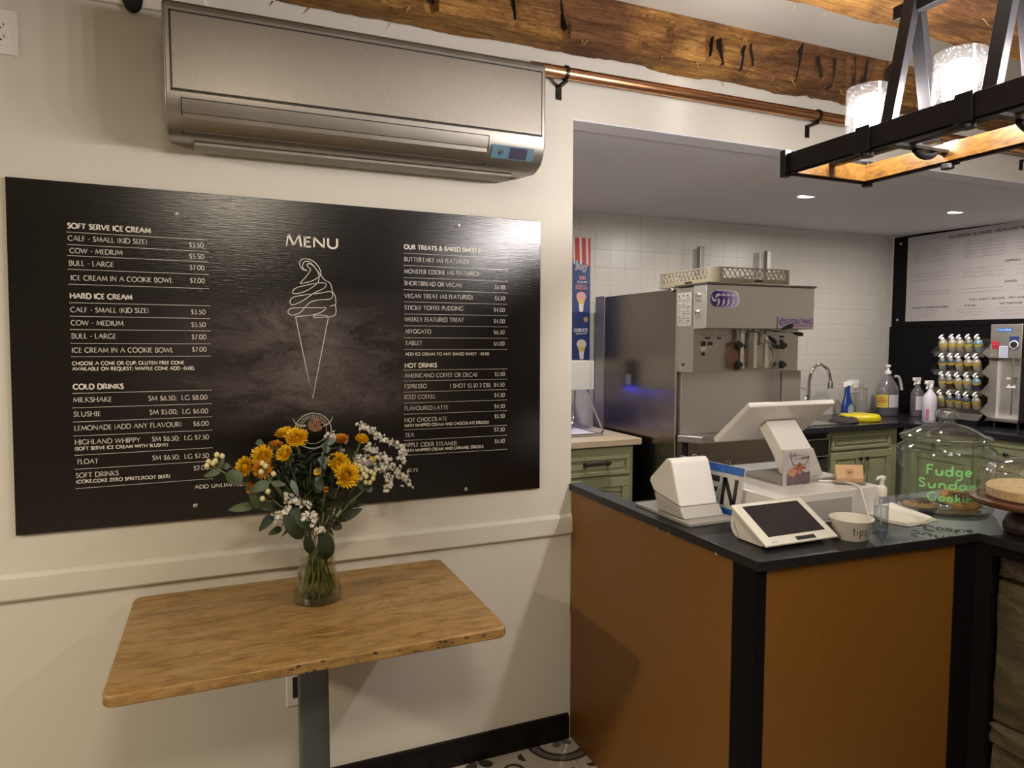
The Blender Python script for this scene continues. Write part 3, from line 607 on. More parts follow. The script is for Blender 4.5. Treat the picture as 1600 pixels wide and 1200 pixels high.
# ---------------------------------------------------------------- black menu board
def board_mat():
    t = NT('printed_chalkboard'); v = t.coord()
    c = t.n('ShaderNodeTexCoord'); sp = t.n('ShaderNodeSeparateXYZ'); t.l(c.outputs['Object'], sp.inputs[0])
    n = t.noise(t.coord((1.0, 1, 2.6)), 3.2, 8, 0.75, 0.5); n3 = t.noise(t.coord((1, 1, 1)), 90, 3, 0.8)
    n = t.math('MULTIPLY_ADD', n3, 0.22, t.math('MULTIPLY', n, 0.9))
    # printed smoky band across the middle of the sheet
    x = t.math('ABSOLUTE', t.math('SUBTRACT', sp.outputs[0], 0.0)); z = t.math('ABSOLUTE', t.math('SUBTRACT', sp.outputs[2], 0.47))
    fx = t.math('SUBTRACT', 1.0, t.math('MULTIPLY', x, 1.75)); fz = t.math('SUBTRACT', 1.0, t.math('MULTIPLY', z, 4.2))
    f = t.math('MAXIMUM', t.math('MULTIPLY', t.math('MINIMUM', t.math('MULTIPLY', fz, 2.2), 1.0), t.math('MAXIMUM', fx, 0.0)), 0.0)
    sm = t.ramp(t.math('MULTIPLY', f, t.math('MULTIPLY_ADD', n, 2.6, -0.82)), [(0.0, (0.0025, 0.0015, 0.0018, 1)), (0.25, (0.018, 0.014, 0.014, 1)), (0.8, (0.115, 0.098, 0.092, 1))])
    t.base(sm); t.set(Roughness=0.18, Specular_IOR_Level=0.8)
    br = t.noise(t.coord((6, 1, 90)), 3.2, 5, 0.65, 0.35); t.bump(br, 0.22, 0.0016); return t.m
bd = thing('menu_board', 'large black menu board with white lettering and an ice cream cone drawing', 'menu board', (0.26, 0, 0.965))
m = MB(); m.extr([(-0.532, 0.965), (1.0475, 0.965), (1.0478, 1.918), (-0.520, 1.931)], 'y', -0.0115, -0.001)
m.build('panel', board_mat(), bd, bevel=0.0012, seg=1)
M_PRINT = mat('white_print', (0.62, 0.585, 0.52, 1), 0.28, spec=0.5)
M_PRINTB = mat('bright_white_print', (0.74, 0.70, 0.62, 1), 0.28)
Y0 = -0.0122
m = MB(); mb2 = MB()
for s, x0, z0, x1, z1, b in MENU_TEXT:
    R = Vector((x1-x0, 0, z1-z0)); wd = R.length; U = Vector((-R.z, 0, R.x)).normalized()
    cap = {0: 0.0132, 1: 0.0136, 2: 0.0092, 3: 0.0105}[b]
    text(mb2 if b else m, s, (x0, Y0, z0), R, U, cap, wd, weight={0: .14, 1: .25, 2: .21, 3: .19}[b], serif=(b != 2))
m.build('item_lettering', M_PRINT, bd, smooth=False)
text(mb2, 'M', (0.1866, Y0, 1.787), XR, ZU, 0.0365, 0.047, weight=.17); text(mb2, 'ENU', (0.2395, Y0, 1.787), XR, ZU, 0.0300, 0.1045, weight=.205)
mb2.build('heading_lettering', M_PRINTB, bd, smooth=False)
m = MB()
for x0, z0, x1, z1 in MENU_RULES:
    R = Vector((x1-x0, 0, z1-z0)); L = R.length; U = Vector((-R.z, 0, R.x)).normalized()
    stroke(m, [(0, 0), (L, 0)], 0.0012, (x0, Y0, z0), R.normalized(), U)
    for e in (0, L): stroke(m, [(e, -.0012), (e, .0012)], 0.0025, (x0, Y0, z0), R.normalized(), U)
m.build('rule_lines', M_PRINT, bd, smooth=False)['kind'] = 'stuff'
m = MB()
for k, c in enumerate(CONE_LINES):
    pts = c if k == 3 else [(p.x, p.y) for p in bez([(a, b, 0) for a, b in c], 4)]
    stroke(m, pts, 0.0019, (0, Y0, 0), XR, ZU)
m.build('cone_drawing', M_PRINTB, bd, smooth=False)
# round emblem with a shaggy horned cow, mostly behind the flowers
m = MB(); cx, cz = 0.258, 1.214
for r, w in ((0.0565, .0014), (0.0545, .0008), (0.041, .0012)):
    stroke(m, [(cx+r*math.cos(a*PI/24), cz+r*math.sin(a*PI/24)) for a in range(49)], w, (0, Y0, 0), XR, ZU)
for a in range(-9, 10):
    A = PI/2-a*0.13; r = 0.0475
    stroke(m, [(cx+(r-.003)*math.cos(A), cz+(r-.003)*math.sin(A)), (cx+(r+.003)*math.cos(A+.03), cz+(r+.003)*math.sin(A+.03))], .0018, (0, Y0, 0), XR, ZU)
em = m.build('emblem', M_PRINT, bd, smooth=False)
m = MB(); poly = []
for a in range(30):
    A = 2*PI*a/30; r = 0.021*(1+.04*math.sin(a*2.7)+.03*math.sin(a*4.9)); poly.append((cx+.008+r*1.15*math.cos(A), cz+.018+r*math.sin(A)))
m.add([(x, Y0-.0004, z) for x, z in poly], [tuple(range(30))])
m.build('cow_head', mat('ginger_print', (0.22, 0.10, 0.055, 1), 0.5, var=.7, vscale=90), em)
for s in (-1, 1):
    m = MB(); pts = bez([(cx+s*.022, cz+.018, 0), (cx+s*.040, cz+.017, 0), (cx+s*.054, cz+.028, 0), (cx+s*.061, cz+.042, 0)], 5)
    for i in range(len(pts)-1): stroke(m, [(pts[i].x, pts[i].y), (pts[i+1].x, pts[i+1].y)], .006*(1-i/len(pts))+.001, (0, Y0-.0004, 0), XR, ZU)
    m.build('horn', mat('horn_print', (.45, .38, .28, 1), .4), em)
for x, z in ((-0.112, 1.862), (0.742, 1.885), (-0.085, 1.007), (0.765, 0.985)):
    m = MB(); m.lathe([(.0001, -.016), (.0035, -.0155), (.0065, -.0125), (.0065, -.0115)], (x, 0, z), 12, axis='y'); m.build('screw', M_SCREW, bd)

# ---------------------------------------------------------------- wall sockets
def socket(name, label, x0, x1, z0, z1, y, dark=False):
    o = thing(name, label, 'outlet', ((x0+x1)/2, y, z0)); m = MB(); m.box(x0, x1, y-.006, y, z0, z1); m.build('plate', M_WHITEP, o, bevel=.003)
    cx = (x0+x1)/2; h = z1-z0; w = x1-x0
    if dark:
        m = MB(); m.box(cx-w*.24, cx+w*.24, y-.0075, y-.005, z0+h*.22, z1-h*.22); m.build('switch', M_BLACKP, o, label='black rocker'); return
    m = MB(); m.box(cx-w*.25, cx+w*.25, y-.0078, y-.005, z0+h*.19, z1-h*.19); m.build('insert', M_WHITEP, o, bevel=.001)
    m = MB()
    for q in (.36, .62):
        zz = z0+h*q
        m.box(cx-.0085, cx-.0065, y-.0082, y-.0077, zz, zz+.008); m.box(cx+.0065, cx+.0085, y-.0082, y-.0077, zz, zz+.007)
        m.cyl((cx, y-.0082, zz-.006), (cx, y-.0077, zz-.006), .0025, n=8)
    m.build('slots', M_BLACKP, o)
socket('wall_outlet', 'white wall outlet high up beside the air conditioner', -0.553, -0.479, 2.249, 2.366, 0.0)
socket('wall_outlet', 'white outlet plate with black insert on the wall under the table', 0.162, 0.236, 0.330, 0.452, 0.0, True)
socket('wall_outlet', 'white outlet on the tiled kitchen wall behind the clear cylinders', 4.565, 4.69, 1.08, 1.185, 1.748)

# ---------------------------------------------------------------- bistro table
M_OAK = wood_mat('worn_oak', (0.27, 0.155, 0.06, 1), (0.13, 0.068, 0.024, 1), 2.2, (1.5, 16, 16), 0.42, False, 0.4)
def tabletop_mat():
    t = NT('worn_oak_top'); v = t.coord((2.2, 14, 14)); n = t.noise(v, 4.2, 7, 0.72, 0.5); n2 = t.noise(t.coord((1.6, 4.5, 2)), 3.4, 5, 0.65, 0.6)
    a = t.ramp(n, [(0.3, (0.115, 0.055, 0.014, 1)), (0.52, (0.34, 0.19, 0.052, 1)), (0.75, (0.50, 0.32, 0.13, 1))])
    col = t.mix(t.math('MULTIPLY', t.ramp(n2, [(0.40, (0, 0, 0, 1)), (0.60, (1, 1, 1, 1))]), 0.65), a, (0.38, 0.24, 0.10, 1)); n4 = t.noise(t.coord((2.2, 5, 2)), 5.5, 6, .7, .9); col = t.mix(t.math('MULTIPLY', t.ramp(n4, [(.50, (0, 0, 0, 1)), (.66, (1, 1, 1, 1))]), .6), col, (.13, .065, .018, 1))
    fl = t.math('LESS_THAN', t.noise(t.coord((9, 40, 40)), 5, 3, 0.7), 0.30)
    col = t.mix(t.math('MULTIPLY', fl, 0.7), col, (0.08, 0.04, 0.015, 1))
    t.base(col); t.set(Roughness=0.38); t.bump(n, 0.15, 0.002); return t.m
def rrect(x0, x1, y0, y1, r, n=6):
    out = []
    for cx, cy, a in ((x1-r, y1-r, 0), (x0+r, y1-r, 90), (x0+r, y0+r, 180), (x1-r, y0+r, 270)):
        for k in range(n+1):
            A = math.radians(a+90*k/n); out.append((cx+r*math.cos(A), cy+r*math.sin(A)))
    return out
tb = thing('bistro_table', 'small table with worn oak top on a grey square steel post', 'table', (0.21, -0.32, 0))
m = MB(); m.prism(rrect(-0.252, 0.668, -0.632, -0.022, 0.028), 0.729, 0.757)
m.build('tabletop', tabletop_mat(), tb, bevel=0.006, seg=3, ang=50)
m = MB()
for k in range(26):
    x = random.uniform(0.12, 0.6); z = random.uniform(.731, .752); l = random.uniform(.003, .016)
    m.add([(x, -.6335, z), (x+l, -.6335, z+random.uniform(-.002, .005)), (x+l*.8, -.6335, z+.004), (x+.001, -.6335, z+.003)], [(0, 1, 2, 3)])
so = m.build('edge_chips', mat('dark_chip', (0.05, 0.025, 0.01, 1), .8), tb, smooth=False); so['kind'] = 'stuff'
M_POST = mat('grey_powder_coat', (0.075, 0.085, 0.09, 1), 0.42, 0.3, var=.25, vscale=5, bump=.15)
m = MB(); m.prism(rrect(0.172, 0.248, -0.358, -0.282, 0.006, 3), 0.012, 0.722); m.build('post', M_POST, tb)
m = MB(); m.prism(rrect(0.06, 0.36, -0.47, -0.17, 0.01, 3), 0.722, 0.729); m.build('top_plate', M_POST, tb)
m = MB(); m.prism(rrect(-0.02, 0.44, -0.54, -0.10, 0.02, 3), 0.0, 0.012); m.build('base_plate', M_POST, tb)

# ---------------------------------------------------------------- vase of flowers
VX, VY, VZ = 0.236, -0.245, 0.757
M_GLASS = glass('clear_glass', (0.95, 0.96, 0.94, 1), 0.1)
M_GLASSD = glass('thick_clear_glass', (0.80, 0.84, 0.80, 1), 0.3, 0.03)
vs = thing('glass_vase', 'clear waisted glass vase half full of water on the oak table', 'vase', (VX, VY, VZ))
pr = [(0.0001, 0.0), (0.058, 0.0), (0.066, 0.004), (0.0672, 0.012), (0.066, 0.03), (0.060, 0.055), (0.053, 0.085), (0.0475, 0.12), (0.0462, 0.15), (0.048, 0.18), (0.052, 0.21), (0.0555, 0.232), (0.0545, 0.234)]
m = MB(); m.lathe([(r, z) for r, z in pr], (VX, VY, VZ), 40); m.build('glass', M_GLASS, vs, ang=60)
m = MB(); m.lathe([(0.0001, 0.004), (0.062, 0.004), (0.0635, 0.012), (0.0625, 0.022), (0.0001, 0.0225)], (VX, VY, VZ), 40); m.build('thick_base', M_GLASSD, vs)
m = MB(); m.lathe([(0.0001, 0.0226), (0.0622, 0.024), (0.057, 0.055), (0.050, 0.085), (0.0448, 0.118), (0.0001, 0.1175)], (VX, VY, VZ), 32)
m.build('water', glass('vase_water', (0.84, 0.82, 0.60, 1), 0.0), vs, label='slightly yellow water')
M_LEAF = mat('dark_leaf', (0.020, 0.036, 0.012, 1), 0.55, var=.4, vscale=25)
M_LEAF2 = mat('mid_leaf', (0.060, 0.088, 0.035, 1), 0.5, var=.35, vscale=25)
M_EUC = mat('eucalyptus_leaf', (0.115, 0.155, 0.125, 1), 0.6, var=.25, vscale=30)
M_STEM = mat('green_stem', (0.10, 0.115, 0.035, 1), 0.5, var=.35, vscale=40)
M_STEM2 = mat('pale_stem', (0.14, 0.15, 0.07, 1), 0.5)
M_YEL = mat('yellow_petal', (0.92, 0.53, 0.008, 1), 0.55, var=.25, vscale=50)
M_ORA = mat('orange_yellow_petal', (0.68, 0.30, 0.015, 1), 0.55, var=.3, vscale=50)
M_YC = mat('petal_heart', (0.50, 0.26, 0.01, 1), 0.7)
M_BERRY = mat('pale_berry', (0.62, 0.57, 0.30, 1), 0.35, var=.12, vscale=80)
M_WFL = mat('white_blossom', (0.80, 0.77, 0.68, 1), 0.6, var=.12, vscale=60)
rf = random.Random(21)
def leaf(mb, base, tip, w, up=(0, 0, 1), cup=0.15, n=5, oval=False):
    b, t = Vector(base), Vector(tip); d = t-b; L = d.length; d.normalize()
    s = d.cross(Vector(up)); s = s.normalized() if s.length > 1e-4 else d.orthogonal().normalized(); u = s.cross(d)
    vs_ = []
    for k in range(n+1):
        f = k/n; ww = w*(math.sin(PI*min(1, f**.8 if not oval else f))**(.75 if not oval else .5)) if 0 < k < n else 0.0005
        c = b+d*(L*f)+u*(L*.12*math.sin(PI*f))
        vs_ += [c-s*ww*.5+u*ww*cup, c, c+s*ww*.5+u*ww*cup]
    fs = []
    for k in range(n):
        a = 3*k; fs += [(a, a+1, a+4, a+3), (a+1, a+2, a+5, a+4)]
    mb.add(vs_, fs)
_sc = [0]
def stem_path(head, mid=None):
    """from the foot of the vase, crossing at the waist, to the head"""
    h = Vector(head); _sc[0] += 1; a = _sc[0]*2.4
    ft_ = Vector((VX+.045*math.cos(a), VY+.045*math.sin(a), VZ+.026+rf.uniform(0, .01)))
    side = Vector((h.x-VX, h.y-VY, 0)); side = side.normalized() if side.length > 1e-3 else Vector((0, -1, 0))
    wst = Vector((VX+side.x*.020+rf.uniform(-.008, .008), VY+side.y*.020+rf.uniform(-.008, .008), VZ+.165))
    nk = wst.lerp(h, .5)+Vector((0, 0, .018)); 
    return bez([ft_, wst, nk, h], 6)
def petals(mb, c, axis, R, n_ring, rnd, el0=12, el1=78, wide=.21):
    """double daisy bloom: rings of narrow petals around the axis"""
    ax = Vector(axis).normalized(); u = ax.orthogonal().normalized(); w = ax.cross(u); c = Vector(c)
    for j in range(n_ring):
        f = j/(n_ring-1); el = math.radians(el0+(el1-el0)*f); n = int(26-12*f); L = R*(1-.50*f)
        for i in range(n):
            a = 2*PI*(i+.5*(j % 2))/n+rnd.uniform(-.1, .1); rd = u*math.cos(a)+w*math.sin(a); e = el+rnd.uniform(-.12, .12); l = L*rnd.uniform(.88, 1.08)
            d0 = rd*math.cos(e)+ax*math.sin(e); d1 = rd*math.cos(e+.35)+ax*math.sin(e+.35); tg = ax.cross(rd); ww = R*wide*rnd.uniform(.8, 1.1)
            b = c+rd*R*.04+ax*R*.10*f; p1 = b+d0*l*.6; p2 = p1+d1*l*.4
            nrm = tg.cross(d0)*ww*.25
            mb.add([b-tg*ww*.25, b+tg*ww*.25, p1+tg*ww*.5+nrm, p1-tg*ww*.5+nrm, p2+tg*ww*.2, p2-tg*ww*.2], [(0, 1, 2, 3), (3, 2, 4, 5)])
def chrys(label, x, y, z, R, axis, col=None, rings=8, foot=True):
    t = thing('chrysanthemum', label, 'flower', (VX, VY, VZ+.03), 0, 'yellow chrysanthemums in the vase'); ax = Vector(axis).normalized(); h = Vector((x, y, z))
    p = stem_path(h-ax*R*.55); p.append(h-ax*R*.05)
    m = MB(); m.tube(p, [.0026]*(len(p)-2)+[.0024, .003], 6); m.build('stem', M_STEM, t)
    m = MB(); petals(m, h-ax*R*.1, ax, R, rings, rf); m.build('petals', col or M_YEL, t, ang=60)['kind'] = 'stuff'
    m = MB(); m.sphere(h-ax*R*.16, R*.22, 8, 6); m.build('calyx', M_LEAF2, t)
    m = MB()
    for k in (-3, -5, -7, -8):
        if rf.random() < .9:
            b = p[k]; d = Vector((rf.uniform(-1, 1), rf.uniform(-1, .4), rf.uniform(-.5, .5))).normalized(); leaf(m, b, b+d*rf.uniform(.03, .05), rf.uniform(.018, .028), cup=.1)
    if m.v: m.build('leaves', M_LEAF, t, ang=80)['kind'] = 'stuff'
chrys('yellow chrysanthemum topmost in the bouquet, just under the cow emblem', 0.186, -.25, 1.226, .034, (-.15, -.8, .6))
chrys('yellow chrysanthemum seen side-on at the very top of the bouquet', 0.160, -.20, 1.232, .031, (-.3, -.25, 1))
chrys('smaller yellow chrysanthemum hanging just below the topmost bloom', 0.150, -.30, 1.192, .026, (-.5, -.6, .5))
chrys('golden chrysanthemum above the white berries on the bouquet left side', 0.095, -.28, 1.186, .034, (-.4, -.75, .45), M_YEL)
chrys('half hidden golden chrysanthemum between the top blooms and the round leaf', 0.132, -.20, 1.198, .024, (-.1, -.5, .8), M_ORA)
chrys('golden chrysanthemum furthest from the white filler flowers, above the round leaf', 0.050, -.27, 1.158, .030, (-.6, -.6, .4), M_YEL)
chrys('golden chrysanthemum just above the cluster of three pale berries', 0.092, -.30, 1.155, .029, (-.2, -.8, .35), M_ORA)
chrys('wilting orange chrysanthemum drooping sideways beside the round leaf', 0.068, -.28, 1.100, .024, (-.85, -.5, -.15), M_ORA)
chrys('yellow chrysanthemum beside the grey-green eucalyptus, upper of the front pair', 0.290, -.30, 1.158, .033, (.1, -.85, .4))
chrys('largest yellow chrysanthemum in front, lower of the front pair', 0.306, -.34, 1.128, .039, (.2, -.85, .3))
chrys('small yellow chrysanthemum half buried high among the white filler flowers', 0.372, -.22, 1.208, .022, (.2, -.5, .8))
chrys('orange chrysanthemum behind the eucalyptus top', 0.318, -.18, 1.205, .024, (-.1, -.4, .9), M_ORA)
chrys('tiny opening yellow chrysanthemum low among the white filler flowers', 0.400, -.23, 1.148, .012, (.2, -.6, .6), None, 3)
chrys('tiny yellow chrysanthemum bud beside the eucalyptus stem', 0.232, -.31, 1.138, .011, (-.2, -.7, .5), None, 3)
chrys('tiny orange chrysanthemum bud under the front pair', 0.252, -.33, 1.092, .009, (.1, -.9, .2), M_ORA, 3)

def berries(label, pts, join, side_leaves):
    t = thing('berry_sprig', label, 'berry sprig', (VX, VY, VZ+.03), 0, 'pale berry sprigs in the vase'); j = Vector(join)
    p = stem_path(j); m = MB(); m.tube(p, .0022, 6)
    for q in pts: m.tube(bez([j, j.lerp(Vector(q), .6)+Vector((0, 0, -.004)), Vector(q)-Vector((0, 0, .004))], 3), .0011, 5)
    m.build('stem', M_STEM2, t)
    for k, q in enumerate(pts):
        m = MB(); m.sphere(q, .0068, 10, 8, (1, 1, 1.12)); m.cyl((q[0], q[1], q[2]+.0065), (q[0], q[1], q[2]+.0095), .0007, .0002, 4); m.build('berry', M_BERRY, t)
    m = MB()
    for a, b, w in side_leaves: leaf(m, a, b, w, up=(0, -1, .3), cup=.1, n=6)
    if m.v: m.build('leaves', M_LEAF2, t, ang=80)['kind'] = 'stuff'
def F(u, v, y=-.3):
    """point over the table: u, v read on a 1:1 drawing of the bouquet (scale 3.75 about the vase)"""
    k = (y+2.238)/(2.238-.235)
    return (k*(0.169+(320+u/3.75-453)*.001737), y, 1.5-k*(1.5-1.232+((640+v/3.75)-681)*.001888+(320+u/3.75-453)*.00012))
berries('pale berry sprig reaching out furthest beside the round leaf', [F(90, 262), F(118, 270), F(45, 300), F(82, 295), F(35, 322), F(68, 308)], F(105, 345), [(F(110, 350), F(15, 380), .018), (F(100, 340), F(130, 270), .012)])
berries('trio of pale berries in front of the golden chrysanthemums', [F(356, 324, -.33), F(330, 356, -.33), F(400, 368, -.33), F(338, 308, -.32)], F(375, 400, -.32), [(F(380, 410, -.32), F(260, 470, -.33), .028), (F(385, 420, -.32), F(470, 430, -.33), .018)])
berries('pair of pale berries hanging lowest, under the round leaf', [F(367, 466, -.34), F(335, 506, -.34)], F(400, 520, -.32), [(F(330, 560, -.3), F(260, 470, -.32), .03), (F(300, 540, -.3), F(140, 565, -.3), .024)])
berries('cluster of ten pale berries under the white filler flowers', [F(925, 349, -.33), F(958, 353, -.33), F(985, 360, -.33), F(938, 373, -.34), F(955, 386, -.345), F(1003, 373, -.33), F(921, 396, -.335), F(950, 421, -.34), F(977, 423, -.34), F(997, 399, -.34), F(912, 326, -.32)], F(960, 450, -.32), [(F(960, 450, -.32), F(990, 480, -.33), .02), (F(955, 455, -.32), F(900, 440, -.33), .02)])

def filler(label, paths, join, density=.0030, spread=.0105, size=.0066):
    t = thing('white_filler_flower', label, 'filler flower', (VX, VY, VZ+.03), 0, 'white filler flowers in the vase'); j = Vector(join)
    p = stem_path(j); m = MB(); m.tube(p, .0016, 5)
    fl_ = MB(); rnd = rf
    for pa in paths:
        c = bez([j]+[Vector(q) for q in pa], 8); m.tube(c, .0009, 4)
        c2 = bez([Vector(q) for q in pa], 8) if len(pa) > 1 else [Vector(pa[0])]*2
        L = sum((c2[i+1]-c2[i]).length for i in range(len(c2)-1)); n = max(6, int(L/density*2.1))
        for k in range(n):
            f = k/n*(len(c2)-1); i = int(f); q = c2[i].lerp(c2[min(i+1, len(c2)-1)], f-i)
            q = q+Vector((rnd.gauss(0, 1), rnd.gauss(0, 1), rnd.gauss(0, 1)))*spread*.62
            ax = Vector((rnd.uniform(-1, 1), rnd.uniform(-1.4, .2), rnd.uniform(-.3, 1))).normalized(); u = ax.orthogonal().normalized(); w = ax.cross(u)
            s = size*rnd.uniform(.75, 1.15)
            for e in range(5):
                A = 2*PI*e/5; d = u*math.cos(A)+w*math.sin(A); g = ax.cross(d)
                fl_.add([q, q+d*s*.6+g*s*.36+ax*s*.25, q+d*s+ax*s*.2, q+d*s*.6-g*s*.36+ax*s*.25], [(0, 1, 2, 3)])
    m.build('stem', M_STEM2, t); fl_.build('blossoms', M_WFL, t, smooth=False)['kind'] = 'stuff'
filler('long arching spray of white filler flowers reaching the apple cider line', [[F(925, 80, -.2), F(985, 120, -.2), F(1070, 165, -.2), F(1160, 205, -.2), F(1185, 250, -.2), F(1195, 315, -.2)]], F(900, 330, -.22))
filler('white filler flower spray pointing at the one dollar seventy-five print', [[F(1060, 285, -.22), F(1120, 330, -.22), F(1190, 385, -.22), F(1235, 440, -.22)], [F(1010, 320, -.24), F(1070, 370, -.24), F(1110, 415, -.24), F(1075, 455, -.24)]], F(930, 400, -.22))
filler('dense white filler flower behind the berry cluster', [[F(810, 240, -.22), F(880, 265, -.22), F(950, 295, -.22), F(1020, 330, -.22)], [F(880, 290, -.24), F(940, 320, -.24), F(1020, 300, -.24)], [F(960, 215, -.2), F(1020, 240, -.2), F(1090, 300, -.2)]], F(860, 400, -.22), spread=.013)
filler('small white filler flower at the top of the eucalyptus', [[F(725, 145, -.17), F(780, 160, -.17), F(835, 185, -.17)]], F(740, 330, -.2), spread=.008)
filler('white filler flower low in front above the vase rim', [[F(470, 500, -.31), F(520, 520, -.31), F(600, 550, -.31)], [F(395, 605, -.31), F(440, 585, -.31), F(480, 560, -.31)]], F(600, 690, -.28))
filler('white filler flower hanging right over the vase rim', [[F(555, 625, -.33), F(600, 600, -.33), F(640, 620, -.33), F(600, 670, -.33)], [F(645, 700, -.33), F(690, 680, -.33)]], F(640, 740, -.28), spread=.009)

def foliage(name, label, m_, leaves, join, group=None):
    t = thing(name, label, 'leaf sprig', (VX, VY, VZ+.03), 0, group); p = stem_path(Vector(join)); m = MB(); m.tube(p, .0022, 5)
    tips = [Vector(b).lerp(Vector(a), .5) for a, b, w in leaves]; last = p[-1]
    for a, b, w in leaves: m.tube([last, Vector(a)], .001, 4); last = Vector(a) if len(leaves) > 6 else p[-1]
    m.build('stem', M_STEM, t)
    for a, b, w in leaves:
        l = MB(); leaf(l, a, b, w, up=(0, -1, .25), cup=.1, n=7, oval=w > .035); l.build('leaf', m_, t, ang=80)
foliage('leaf_sprig', 'round green leaf on a stalk beside the outermost berries', M_LEAF2, [(F(215, 350), F(150, 420), .045), (F(160, 320, -.29), F(110, 330, -.29), .018), (F(345, 190, -.2), F(300, 200, -.2), .02)], F(240, 430))
foliage('leaf_sprig', 'pointed leaves drooping toward the oak table from the bouquet side', M_LEAF, [(F(400, 585, -.28), F(308, 690, -.3), .026), (F(440, 670, -.28), F(360, 710, -.3), .020), (F(430, 560, -.28), F(285, 545, -.29), .022), (F(460, 520, -.28), F(470, 430, -.3), .02)], F(480, 600, -.27))
foliage('leaf_sprig', 'broad dark leaves folded over the rim of the glass vase', M_LEAF, [(F(450, 600, -.32), F(560, 740, -.31), .040), (F(520, 590, -.32), F(620, 700, -.32), .034), (F(580, 720, -.30), F(610, 830, -.28), .030), (F(690, 690, -.29), F(700, 870, -.27), .048), (F(500, 560, -.31), F(545, 640, -.32), .03)], F(590, 700, -.27))
foliage('leaf_sprig', 'ragged dark leaf under the filler flowers pointing at the kitchen', M_LEAF, [(F(760, 640, -.26), F(930, 575, -.27), .030), (F(800, 600, -.25), F(890, 500, -.26), .030), (F(740, 660, -.26), F(800, 690, -.27), .028), (F(860, 560, -.24), F(945, 545, -.25), .014)], F(720, 690, -.26))
ev = []
for a, b in ((700, 165), (765, 180), (690, 205), (730, 225), (690, 250), (720, 285), (665, 285), (700, 320), (660, 350), (690, 375), (645, 400), (670, 425)): ev.append((F(706-(b-165)*.13, b+8, -.30), F(a+(8 if a > 690 else -8), b-4, -.315), .023))
foliage('eucalyptus_sprig', 'grey-green eucalyptus sprig rising beside the front pair of chrysanthemums', M_EUC, ev, F(650, 440, -.29))
foliage('eucalyptus_sprig', 'thin dusty eucalyptus leaf between the dark foliage in the centre', M_EUC, [(F(500, 400, -.32), F(540, 500, -.33), .016), (F(660, 420, -.31), F(650, 480, -.32), .014)], F(560, 520, -.3))
dk = thing('leaf_sprig', 'dense mass of dark chrysanthemum leaves filling the bouquet centre', 'leaf sprig', (VX, VY, VZ+.03)); m = MB()
m.tube(stem_path(F(560, 560, -.25)), .0025, 5); m.build('stem', M_STEM, dk); m = MB()
for _ in range(270):
    u, v = rf.uniform(400, 860), rf.uniform(270, 700); w = (v-270)/410
    if abs(u-610) > 270-150*w: continue
    y = rf.uniform(-.30, -.16); b = Vector(F(u, v, y)); d = Vector((rf.uniform(-1, 1), rf.uniform(-.8, .3), rf.uniform(-.6, 1))).normalized(); leaf(m, b, b+d*rf.uniform(.03, .06), rf.uniform(.016, .030), cup=.1, n=4)
m.build('leaves', M_LEAF, dk, ang=80)['kind'] = 'stuff'
m = MB()
for _ in range(26):
    u, v = rf.uniform(380, 860), rf.uniform(250, 470); b = Vector(F(u, v, rf.uniform(-.28, -.2))); m.tube(bez([Vector(F(600+rf.uniform(-40, 90), 690, -.25)), Vector(F(.5*u+300, .5*v+330, -.27)), b], 4), .0017, 5)
m.build('branches', M_STEM2, dk)['kind'] = 'stuff'

# ---------------------------------------------------------------- front service counter
def melamine(name, col):
    t = NT(name); n = t.noise(t.coord(), 420, 2, 0.5); n2 = t.noise(t.coord(), 1.6, 3)
    lo = tuple(c*.72 for c in col[:3])+(1,); hi = tuple(c*1.25 for c in col[:3])+(1,)
    c = t.ramp(n, [(.35, lo), (.65, hi)]); c = t.mix(t.math('MULTIPLY', n2, .5), c, tuple(x*.75 for x in col[:3])+(1,))
    t.base(c); t.set(Roughness=.45); return t.m
M_BRONZE = melamine('bronze_speckled_panel', (0.185, 0.077, 0.009, 1))
def laminate():
    t = NT('black_laminate'); n = t.noise(t.coord(), 3, 4); n2 = t.noise(t.coord(), 160, 2)
    t.base(t.ramp(n2, [(.4, (.007, .006, .007, 1)), (.75, (.022, .02, .021, 1))])); t.l(t.math('MULTIPLY_ADD', n, .3, .26), t.b.inputs['Roughness']); t.set(Specular_IOR_Level=.3); t.bump(n2, .05, .001); return t.m
M_TOP = laminate()
ct = thing('service_counter', 'L-shaped service counter with bronze speckled panels and black laminate top', 'counter', (1.55, -0.5, 0))
m = MB(); m.prism([(1.172, .0), (1.225, .0), (1.225, -.335), (1.70, -.345), (1.99, -.60), (2.95, -.60), (2.95, -2.3), (1.914, -2.3), (1.912, -1.02), (1.172, -.980)], .945, .970)
m.build('countertop', M_TOP, ct, bevel=.002, smooth=False)
m = MB(); m.box(1.180, 1.20, -.885, -.006, .0, .945); m.build('side_panel', M_BRONZE, ct, bevel=.001, seg=1)
m = MB(); m.prism([(1.210, -.9655), (1.845, -1.000), (1.845, -.985), (1.210, -.95)], .0, .945); m.build('front_panel', M_BRONZE, ct, bevel=.001, seg=1)
m = MB(); m.prism([(1.176, -.9645), (1.210, -.967), (1.210, -.945), (1.20, -.945), (1.20, -.885), (1.176, -.885)], 0, .945); m.build('corner_post', M_BLACK, ct, bevel=.001, seg=1)
m = MB(); m.prism([(1.845, -1.004), (1.918, -1.010), (1.925, -1.05), (1.945, -1.05), (1.945, -.985), (1.845, -.982)], 0, .945); m.build('corner_post', M_BLACK, ct, bevel=.001, seg=1)
m = MB(); m.box(1.918, 1.938, -2.3, -1.05, .918, .945); m.build('fascia_board', M_BLACK, ct)
